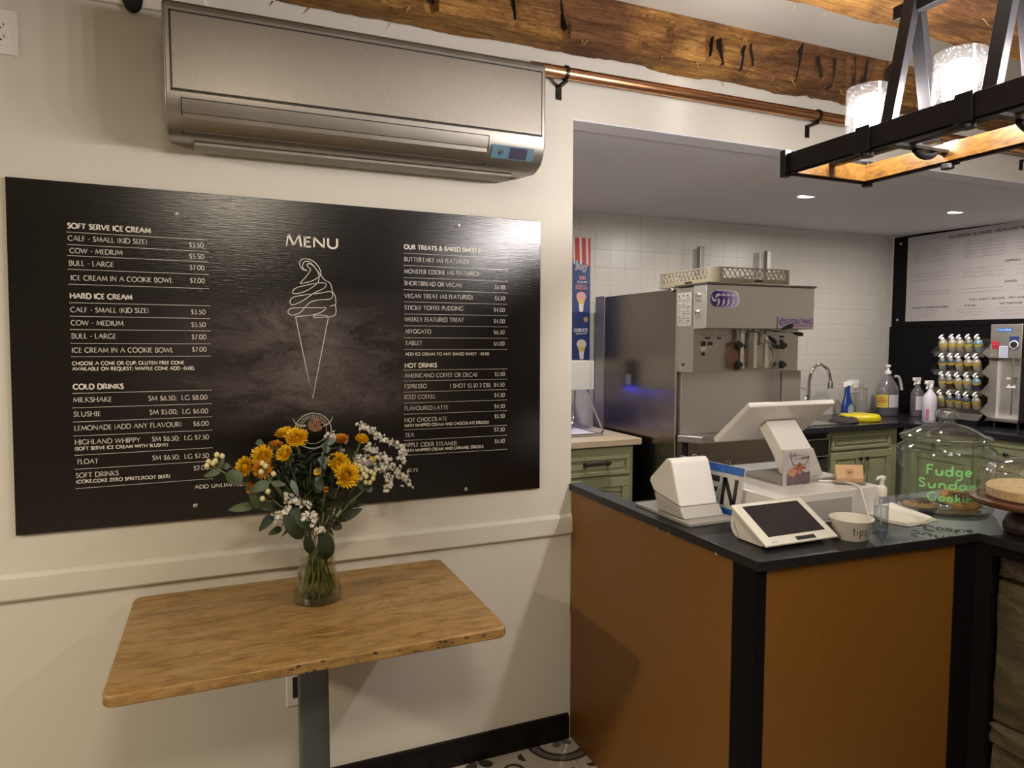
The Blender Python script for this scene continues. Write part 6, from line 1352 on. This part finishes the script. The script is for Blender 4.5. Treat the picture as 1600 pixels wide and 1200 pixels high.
def spray(label, c, body, liq, lc):
    t = thing('spray_bottle', label, 'spray bottle', c)
    m = MB(); m.lathe([(.0001, .001), (.042, .001), (.046, .01), (.046, .17), (.036, .20), (.018, .225), (.015, .25), (.017, .252)], c, 24); m.build('bottle', body, t, ang=50)
    if liq: m = MB(); m.lathe([(.0001, .003), (.043, .004), (.044, .045), (.0001, .046)], c, 24); m.build('liquid', lc, t)
    m = MB(); m.lathe([(.019, .248), (.019, .27), (.012, .275), (.0001, .276)], c, 14); x, y, z = c; m.box(x-.045, x+.02, y-.012, y+.012, z+.272, z+.298); m.box(x-.050, x-.044, y-.007, y+.007, z+.278, z+.292)
    m.add([(x-.028, y-.006, z+.275), (x-.020, y-.006, z+.275), (x-.036, y-.006, z+.238), (x-.041, y-.006, z+.240), (x-.028, y+.006, z+.275), (x-.020, y+.006, z+.275), (x-.036, y+.006, z+.238), (x-.041, y+.006, z+.240)], [(0, 1, 2, 3), (7, 6, 5, 4), (0, 4, 5, 1), (1, 5, 6, 2), (2, 6, 7, 3), (3, 7, 4, 0)]); m.build('trigger', M_WHITEP, t, bevel=.002)
    return t
a = spray('clear spray bottle with a little purple liquid between jug and white sprayer', (4.91, 1.40, .92), M_JUG, True, mat('thin_purple', (.16, .09, .15, 1), .3)); A = math.atan2(-3.64, -4.91); wrap('white_label', (4.91, 1.40, .92), .0468, 1, A-.2, A+.9, .05, .155, mat('white_label', (0, 0, 0, 1)), a)
a = spray('white trigger spray bottle nearest the rack of pump bottles', (4.60, 1.075, .92), mat('white_bottle', (.50, .47, .52, 1), .35), False, None); A = math.atan2(-3.31, -4.60); wrap('pink_label', (4.60, 1.075, .92), .0468, 1, A-.45, A-.05, .02, .10, mat('pink_label', (.42, .12, .26, 1), .5), a); wrap('white_label', (4.60, 1.075, .92), .0468, 1, A-.03, A+.8, .02, .12, mat('white_label', (0, 0, 0, 1)), a)
t = thing('cup_dispenser', 'small white plastic box with a black button beside the machine', 'dispenser', (3.49, 1.35, .92)); m = MB(); m.prism([(3.43, 1.30), (3.56, 1.30), (3.56, 1.42), (3.43, 1.42)], .92, 1.165, top=[(3.445, 1.31), (3.53, 1.31), (3.53, 1.40), (3.445, 1.40)]); m.build('case', M_WHITEP, t, bevel=.004)
m = MB(); m.lathe([(.0001, -.004), (.009, -.004), (.009, 0)], (3.485, 1.304, 1.10), 10, axis='y'); m.build('button', M_BLACKP, t)

# left worktop: dispenser with bent chrome legs
t = thing('cone_dispenser', 'white box dispenser with blue lights on bent chrome legs above the beige worktop', 'dispenser', (1.86, 1.33, .952))
m = MB(); m.box(1.70, 2.04, 1.34, 1.50, 1.205, 1.378); m.build('case', mat('pale_grey_enamel', (.50, .485, .45, 1), .4), t, bevel=.004)
m = MB(); m.box(2.012, 2.014, 1.338, 1.34, 1.205, 1.378); m.build('seam', mat('grey_line', (.25, .24, .22, 1), .5), t)
for dx in (0,):
    m = MB(); m.tube(bez([(2.005, 1.36, 1.204), (1.998, 1.33, 1.17), (2.012, 1.25, 1.05), (2.016, 1.20, .985), (1.99, 1.18, .963), (1.90, 1.18, .961), (1.75, 1.18, .961)], 6), .0075, 10); m.build('leg', M_CHROME, t)
m = MB(); m.tube(bez([(1.95, 1.42, 1.204), (1.945, 1.42, 1.06), (1.935, 1.41, 1.01), (1.90, 1.40, .985), (1.80, 1.40, .98)], 6), .0075, 10); m.build('leg', M_CHROME, t)
for a_, b_ in ((1.74, 1.84), (1.865, 1.97), (1.985, 2.036)): m = MB(); m.box(a_, b_, 1.455, 1.475, 1.197, 1.2048); m.build('light_strip', mat('blue_light', (.015, .04, 1.0, 1), .5, emit=22.0), t)
m = MB(); m.box(1.70, 1.985, 1.19, 1.52, .9535, .963); m.build('base', M_WHITEP, t, bevel=.003)
m = MB(); m.box(1.76, 1.955, 1.53, 1.56, .953, 1.07); m.build('catch_box', mat('beige_box', (.40, .35, .26, 1), .5), t, bevel=.01)
# cup poster
t = thing('cone_poster', 'tall navy ice cream cup poster with red and white stripes on the tiled wall', 'poster', (2.08, 1.745, 1.37)); PY = 1.742
m = MB(); m.box(1.93, 2.232, PY, PY+.003, 1.372, 2.163); m.build('sheet', mat('navy_print', (.022, .035, .125, 1), .4), t, smooth=False)
def pf(nm, pts, mt, dy=0.0): m = MB(); m.add([(x, PY-.0006-dy, z) for x, z in pts], [tuple(range(len(pts)))]); return m.build(nm, mt, t, smooth=False)
PR, PW = mat('poster_red', (.40, .025, .02, 1), .4), mat('poster_white', (.55, .52, .50, 1), .4)
pf('stripe_ground', [(1.93, 2.163), (2.232, 2.163), (2.232, 1.975), (2.20, 1.99), (2.06, 2.04), (1.93, 2.04)], PR)
for a, b in ((2.148, 2.165), (2.196, 2.212), (2.10, 2.115)): pf('white_stripe', [(a, 2.163), (b, 2.163), (b+.004, 1.985), (a+.006, 2.0)], PW, .0003)
m = MB(); text(m, 'Joy', (2.118, PY-.0016, 1.965), Vector((1, 0, -.08)), ZU, .052, .085, weight=.3, serif=False); m.build('lettering', PW, t, smooth=False)
m = MB(); text(m, 'Joy', (2.118, PY-.0019, 1.965), Vector((1, 0, -.08)), ZU, .052, .085, weight=.12, serif=False); m.build('lettering_core', mat('navy_print', (0, 0, 0, 1)), t, smooth=False)
m = MB(); text(m, '100', (2.150, PY-.0012, 1.895), XR, ZU, .021, .045, weight=.26, serif=False); text(m, 'GOBELETS', (2.125, PY-.0012, 1.848), XR, ZU, .011, .075, weight=.26, serif=False); text(m, 'CREME GLACEE', (2.120, PY-.0012, 1.831), XR, ZU, .011, .09, weight=.26, serif=False); m.build('pink_lettering', mat('poster_pink', (.55, .25, .2, 1), .4), t, smooth=False)
m = MB(); text(m, 'GOBELETS', (2.115, PY-.0012, 1.555), Vector((1, 0, .03)), ZU, .019, .098, weight=.26, serif=False); text(m, 'CREME GLACEE', (2.128, PY-.0012, 1.537), Vector((1, 0, .05)), ZU, .009, .080, weight=.26, serif=False); text(m, 'COUPE', (2.135, PY-.0012, 1.872), XR, ZU, .012, .075, weight=.26, serif=False); m.build('white_lettering', PW, t, smooth=False)
def cone_print(cx, cz, col):
    pf('printed_scoop', [(cx+.036*math.cos(a*PI/9)*(1+.08*math.sin(3*a)), cz+.03*math.sin(a*PI/9)) for a in range(18)], col, .0004)
    pf('printed_cone', [(cx-.030, cz-.018), (cx+.030, cz-.018), (cx+.018, cz-.055), (cx-.014, cz-.055)], mat('poster_cone', (.5, .36, .12, 1), .4), .0006)
    pf('printed_cup', [(cx-.018, cz-.050), (cx+.018, cz-.050), (cx+.014, cz-.10), (cx-.012, cz-.10)], PW, .0008)
cone_print(2.165, 1.785, mat('poster_scoop_pink', (.52, .27, .25, 1), .5)); cone_print(2.170, 1.475, mat('poster_scoop_cream', (.50, .44, .36, 1), .5))
pf('round_seal', [(2.200+.017*math.cos(a*PI/9), 1.635+.018*math.sin(a*PI/9)) for a in range(18)], mat('poster_seal', (.35, .2, .13, 1), .5), .0004)

# dark wall boards and the white price sheet
m = MB(); m.box(5.012, 5.029, -.45, 1.725, 1.612, 2.325); bw = m.build('price_board', M_BLACK); 
bw.name = 'board'; t = thing('price_board', 'white price sheet mounted on a black board on the kitchen wall', 'menu board', (5.02, .6, 1.6)); bw.parent = t; bw.location = -t.location
m = MB(); m.box(5.0085, 5.0115, -.42, 1.601, 1.650, 2.309); m.build('sheet', mat('grey_white_sheet', (.31, .285, .275, 1), .5), t, smooth=False)
for y, z in ((1.665, 2.27), (1.672, 1.665)): m = MB(); m.lathe([(.0001, -.004), (.009, -.004), (.010, 0)], (5.012, y, z), 12, axis='x'); m.build('screw', M_SCREW, t)
LX = 5.0078; m = MB()
def rt(s, y0, y1, z, cap, w=.2): text(m, s, (LX, y0, z), YR, ZU, cap, abs(y0-y1), weight=w, serif=False)
rt('ICE CREAM, SLUSHIES, HIGHLAND WHIPPY, LEMONADE', 1.268, .47, 2.258, .019, .24)
rt('TOPPINGS', .863, .762, 2.044, .013, .24); rt('SAUCES', .856, .779, 1.903, .013, .24)
rt("STILL CAN'T DECIDE... TRY OUR CUSTOM", 1.096, .60, 1.790, .012, .24); rt('THE SEVEN DOORS OF ELORA', 1.551, 1.255, 1.748, .012, .24); rt('THE MILL', 1.133, 1.042, 1.748, .012, .24); rt('THE TOOTH OF', .886, .738, 1.752, .012, .24)
m.build('heading_lettering', M_BLACKP, t, smooth=False)
m = MB(); rs = random.Random(4)
for y0, y1, z0, z1, n in ((1.547, 1.252, 2.211, 2.098, 6), (1.155, .864, 2.218, 2.102, 6), (.784, .50, 2.211, 2.10, 6), (1.548, 1.252, 2.016, 1.962, 3), (1.16, .866, 2.021, 1.96, 3), (.784, .50, 2.02, 1.96, 3), (1.535, 1.242, 1.876, 1.854, 2), (1.158, .87, 1.876, 1.85, 2), (.78, .50, 1.876, 1.85, 2)):
    for k in range(n):
        z = z0+(z1-z0)*k/(n-1); stroke(m, [(0, 0), (abs(y0-y1), 0)], .0018, (LX, y0, z), YR, ZU)
m.build('rule_lines', mat('grey_rule', (.10, .085, .08, 1), .5), t, smooth=False)['kind'] = 'stuff'
m = MB()
for y0, w in ((1.50, .17), (1.19, .21), (.90, .20)):
    for k in range(3):
        x = 0; a = w*(1-.18*k)
        while x < a:
            l = rs.uniform(.006, .02); stroke(m, [(x, 0), (min(a, x+l), 0)], .007, (LX, y0-(w-a)/2, 1.728-.021*k), YR, ZU); x += l+.005
for y0, z0, z1, n in ((1.547, 2.211, 2.098, 6), (1.155, 2.218, 2.102, 6), (1.548, 2.016, 1.962, 3), (1.16, 2.021, 1.96, 3)):
    for k in range(n-1):
        z = z0+(z1-z0)*(k+.5)/(n-1)
        for off in (.003, .14):
            x = off; e = off+rs.uniform(.04, .08)
            while x < e: l = rs.uniform(.005, .014); stroke(m, [(x, 0), (x+l, 0)], .005, (LX, y0, z-.002), YR, ZU); x += l+.003
m.build('small_print', mat('faint_print', (.24, .21, .2, 1), .5), t, smooth=False)['kind'] = 'stuff'
m = MB(); m.box(5.018, 5.0295, -.45, 1.745, .921, 1.611); o = m.build('splashback', M_BLACK); tag(o, 'plain black splashback panel behind the pump bottle rack', 'panel')

# rack of pump bottles
M_RACK = steel('rack_steel', (.30, .28, .26, 1), .3)
t = thing('bottle_rack', 'four tier stainless rack leaning out from the black splashback', 'rack', (4.85, .95, .92))
ROWZ = (1.428, 1.297, 1.167, 1.037); ROWY = (1.076, 1.015, .955, .894, .830); RX = 4.73
for z in ROWZ:
    m = MB(); m.extr([(RX-.034, z-.0165), (RX-.034, z-.0145), (RX+.075, z+.0345), (RX+.075, z+.0325)], 'y', .775, 1.125); m.extr([(RX-.034, z-.040), (RX-.032, z-.040), (RX-.036, z-.004), (RX-.038, z-.004)], 'y', .775, 1.125); m.extr([(RX+.073, z-.05), (RX+.075, z-.05), (RX+.045, z+.085), (RX+.043, z+.085)], 'y', .775, 1.125); m.build('tray', M_RACK, t)
for y in (.772, 1.128):
    m = MB(); P = [(RX+.105, .955), (RX+.105, 1.50)]
    for z in ROWZ: P += [(RX+.03, z+.055), (RX-.062, z-.012), (RX+.03, z-.055)]
    P = [(RX+.105, .955), (RX+.105, 1.49)]+P[2:]+[(RX-.02, .955)]; m.extr(P, 'y', y-.0012, y+.0012); m.build('side_plate', M_RACK, t, smooth=False)
m = MB(); m.extr([(RX-.075, .960), (RX-.06, .955), (RX-.005, 1.015), (RX-.02, 1.018)], 'y', .775, 1.125); m.build('front_plate', M_RACK, t)
m = MB(); m.box(RX-.085, RX+.12, .77, 1.13, .921, .954); m.build('plinth', M_IRON, t)
BODY = {'c': mat('cream_syrup', (.46, .38, .26, 1), .3), 'd': mat('dark_syrup', (.045, .045, .06, 1), .25), 'b': mat('brown_syrup', (.09, .055, .03, 1), .25), 'g': mat('grey_syrup', (.30, .30, .30, 1), .3), 'p': mat('peach_syrup', (.52, .32, .2, 1), .3), 'k': mat('pale_blue_syrup', (.26, .33, .34, 1), .3)}
TOPC = {'c': mat('neck_tan', (.30, .26, .19, 1), .3), 'd': mat('neck_navy', (.06, .07, .10, 1), .3), 'b': mat('neck_grey', (.14, .13, .12, 1), .3), 'k': mat('neck_sky', (.13, .24, .30, 1), .3)}
LY = mat('yellow_band', (.62, .46, .05, 1), .5)
GRID = ['cccck', 'gdcbc', 'cbcgd', 'cccpc']; NECK = ['cccbk', 'ddbcc', 'bbcck', 'cdddc']
ORD = ('first', 'second', 'third', 'fourth', 'fifth'); TIER = ('top', 'second', 'third', 'lowest')
DESC = {'c': 'cream coloured', 'd': 'dark', 'b': 'brown', 'g': 'clear grey', 'p': 'peach coloured', 'k': 'pale blue'}
def pump_bottle(name_):
    t = thing('pump_bottle', name_, 'bottle', (0, 0, 0), 0, 'pump bottles on the four tier rack')
    m = MB(); m.lathe([(.0001, 0), (.024, 0), (.0265, .004), (.0265, .052)], (0, 0, 0), 14); m.build('bottle', BODY['c'], t, world=False)
    m = MB(); m.lathe([(.0265, .052), (.0262, .066), (.020, .076), (.014, .080), (.0001, .081)], (0, 0, 0), 14); m.build('shoulder', TOPC['c'], t, world=False)
    m = MB(); m.lathe([(.0272, .044), (.0272, .058)], (0, 0, 0), 14); m.build('yellow_band', LY, t, world=False)
    m = MB(); m.lathe([(.0135, .080), (.0145, .098), (.008, .102), (.0055, .106), (.0055, .113), (.0001, .114)], (0, 0, 0), 10); m.tube([(.012, 0, .116), (-.006, 0, .117), (-.030, 0, .110)], [.006, .0065, .004], 6); m.build('pump', mat('bright_white_plastic', (.78, .77, .75, 1), .3), t, world=False)
    return t
pb0 = pump_bottle('x'); first = True; rp = random.Random(9)
for j, z in enumerate(ROWZ):
    for i, y in enumerate(ROWY):
        g = GRID[j][i]; lab = '%s pump bottle, %s from the white sprayer on the %s tier' % (DESC[g], ORD[i], TIER[j])
        if first: o = pb0; o.location = (RX, y, z); o['label'] = lab
        else: o = dup(pb0, (RX, y, z), None, lab, {'bottle': BODY[g], 'shoulder': TOPC[NECK[j][i]]})
        o.location = (RX+.002, y+rp.uniform(-.004, .004), z+.0015)
        o.rotation_euler = (.10+rp.uniform(-.05, .05), -.42+rp.uniform(-.05, .05), rp.uniform(-.7, .5)*.0)
        first = False
# spindle mixer
t = thing('spindle_mixer', 'tall stainless spindle blender with a red switch beside the bottle rack', 'mixer', (4.88, .675, .92)); MX = 4.755
m = MB(); m.box(MX, 5.0, .576, .776, 1.383, 1.608); m.build('head', M_STEEL, t, bevel=.003)
m = MB(); m.box(MX+.10, 5.0, .576, .776, .985, 1.383); m.box(MX, MX+.10, .772, .776, .985, 1.383); m.box(MX, MX+.10, .576, .580, .985, 1.383); m.build('back_column', M_STEELV, t)
m = MB(); m.box(MX-.01, 5.0, .574, .778, .962, .985); m.box(MX-.012, MX-.009, .60, .75, .966, .980); m.build('base', M_STEEL, t, bevel=.002)
for y in (.60, .75): m = MB(); m.cyl((MX+.04, y, .92), (MX+.04, y, .962), .012, n=10); m.build('foot', M_IRON, t)
m = MB(); m.cyl((MX+.03, .640, 1.01), (MX+.03, .640, 1.383), .0045, n=8); m.build('spindle', M_CHROME, t)
m = MB(); m.box(MX+.02, MX+.04, .615, .672, 1.190, 1.200); m.box(MX+.02, MX+.04, .655, .662, 1.2, 1.212); m.box(MX+.02, MX+.04, .622, .629, 1.2, 1.208); m.build('agitator', M_WHITEP, t)
m = MB(); m.box(MX+.03, MX+.1, .655, .68, 1.245, 1.255); m.build('guide', M_CREAMP, t)
m = MB(); m.box(MX-.002, MX, .638, .730, 1.560, 1.582); lg = m.build('name_label', mat('bright_blue_label', (.02, .12, .48, 1), .4), t); m = MB(); text(m, 'Auto-Blade'.replace('B', 'B'), (MX-.0026, .724, 1.566), YR, ZU, .011, .08, weight=.2, serif=False); m.build('lettering', PW, lg, smooth=False)
m = MB(); m.box(MX-.003, MX, .718, .762, 1.447, 1.496); m.build('red_switch', mat('red_plastic', (.42, .015, .045, 1), .4), t, bevel=.001); m = MB(); m.box(MX-.008, MX-.003, .731, .748, 1.468, 1.474); m.build('toggle', M_CHROME, t)
m = MB(); m.box(MX-.002, MX, .596, .652, 1.446, 1.527); m.build('dial_plate', mat('navy_label', (.02, .03, .13, 1), .4), t)
m = MB(); m.lathe([(.0001, -.012), (.019, -.012), (.020, 0)], (MX-.002, .622, 1.474), 18, axis='x'); m.build('dial', M_BLACKP, t); m = MB(); m.lathe([(.021, -.004), (.028, -.004), (.028, 0), (.021, 0)], (MX-.002, .622, 1.474), 22, axis='x'); m.build('dial_ring', M_WHITEP, t)
m = MB(); m.box(MX-.0035, MX-.002, .658, .714, 1.387, 1.465); st = m.build('paper_note', mat('pale_blue_paper', (.42, .43, .52, 1), .6), t); m = MB()
for k in range(6): stroke(m, [(0, 0), (.044, 0)], .003, (MX-.004, .708, 1.452-.011*k), YR, ZU)
m.build('print', mat('blue_grey_print', (.15, .15, .25, 1), .6), st, smooth=False)
for y in (.598, .755): m = MB(); m.sphere((MX, y, 1.40), .005, 8, 6); m.build('screw', M_CHROME, t)
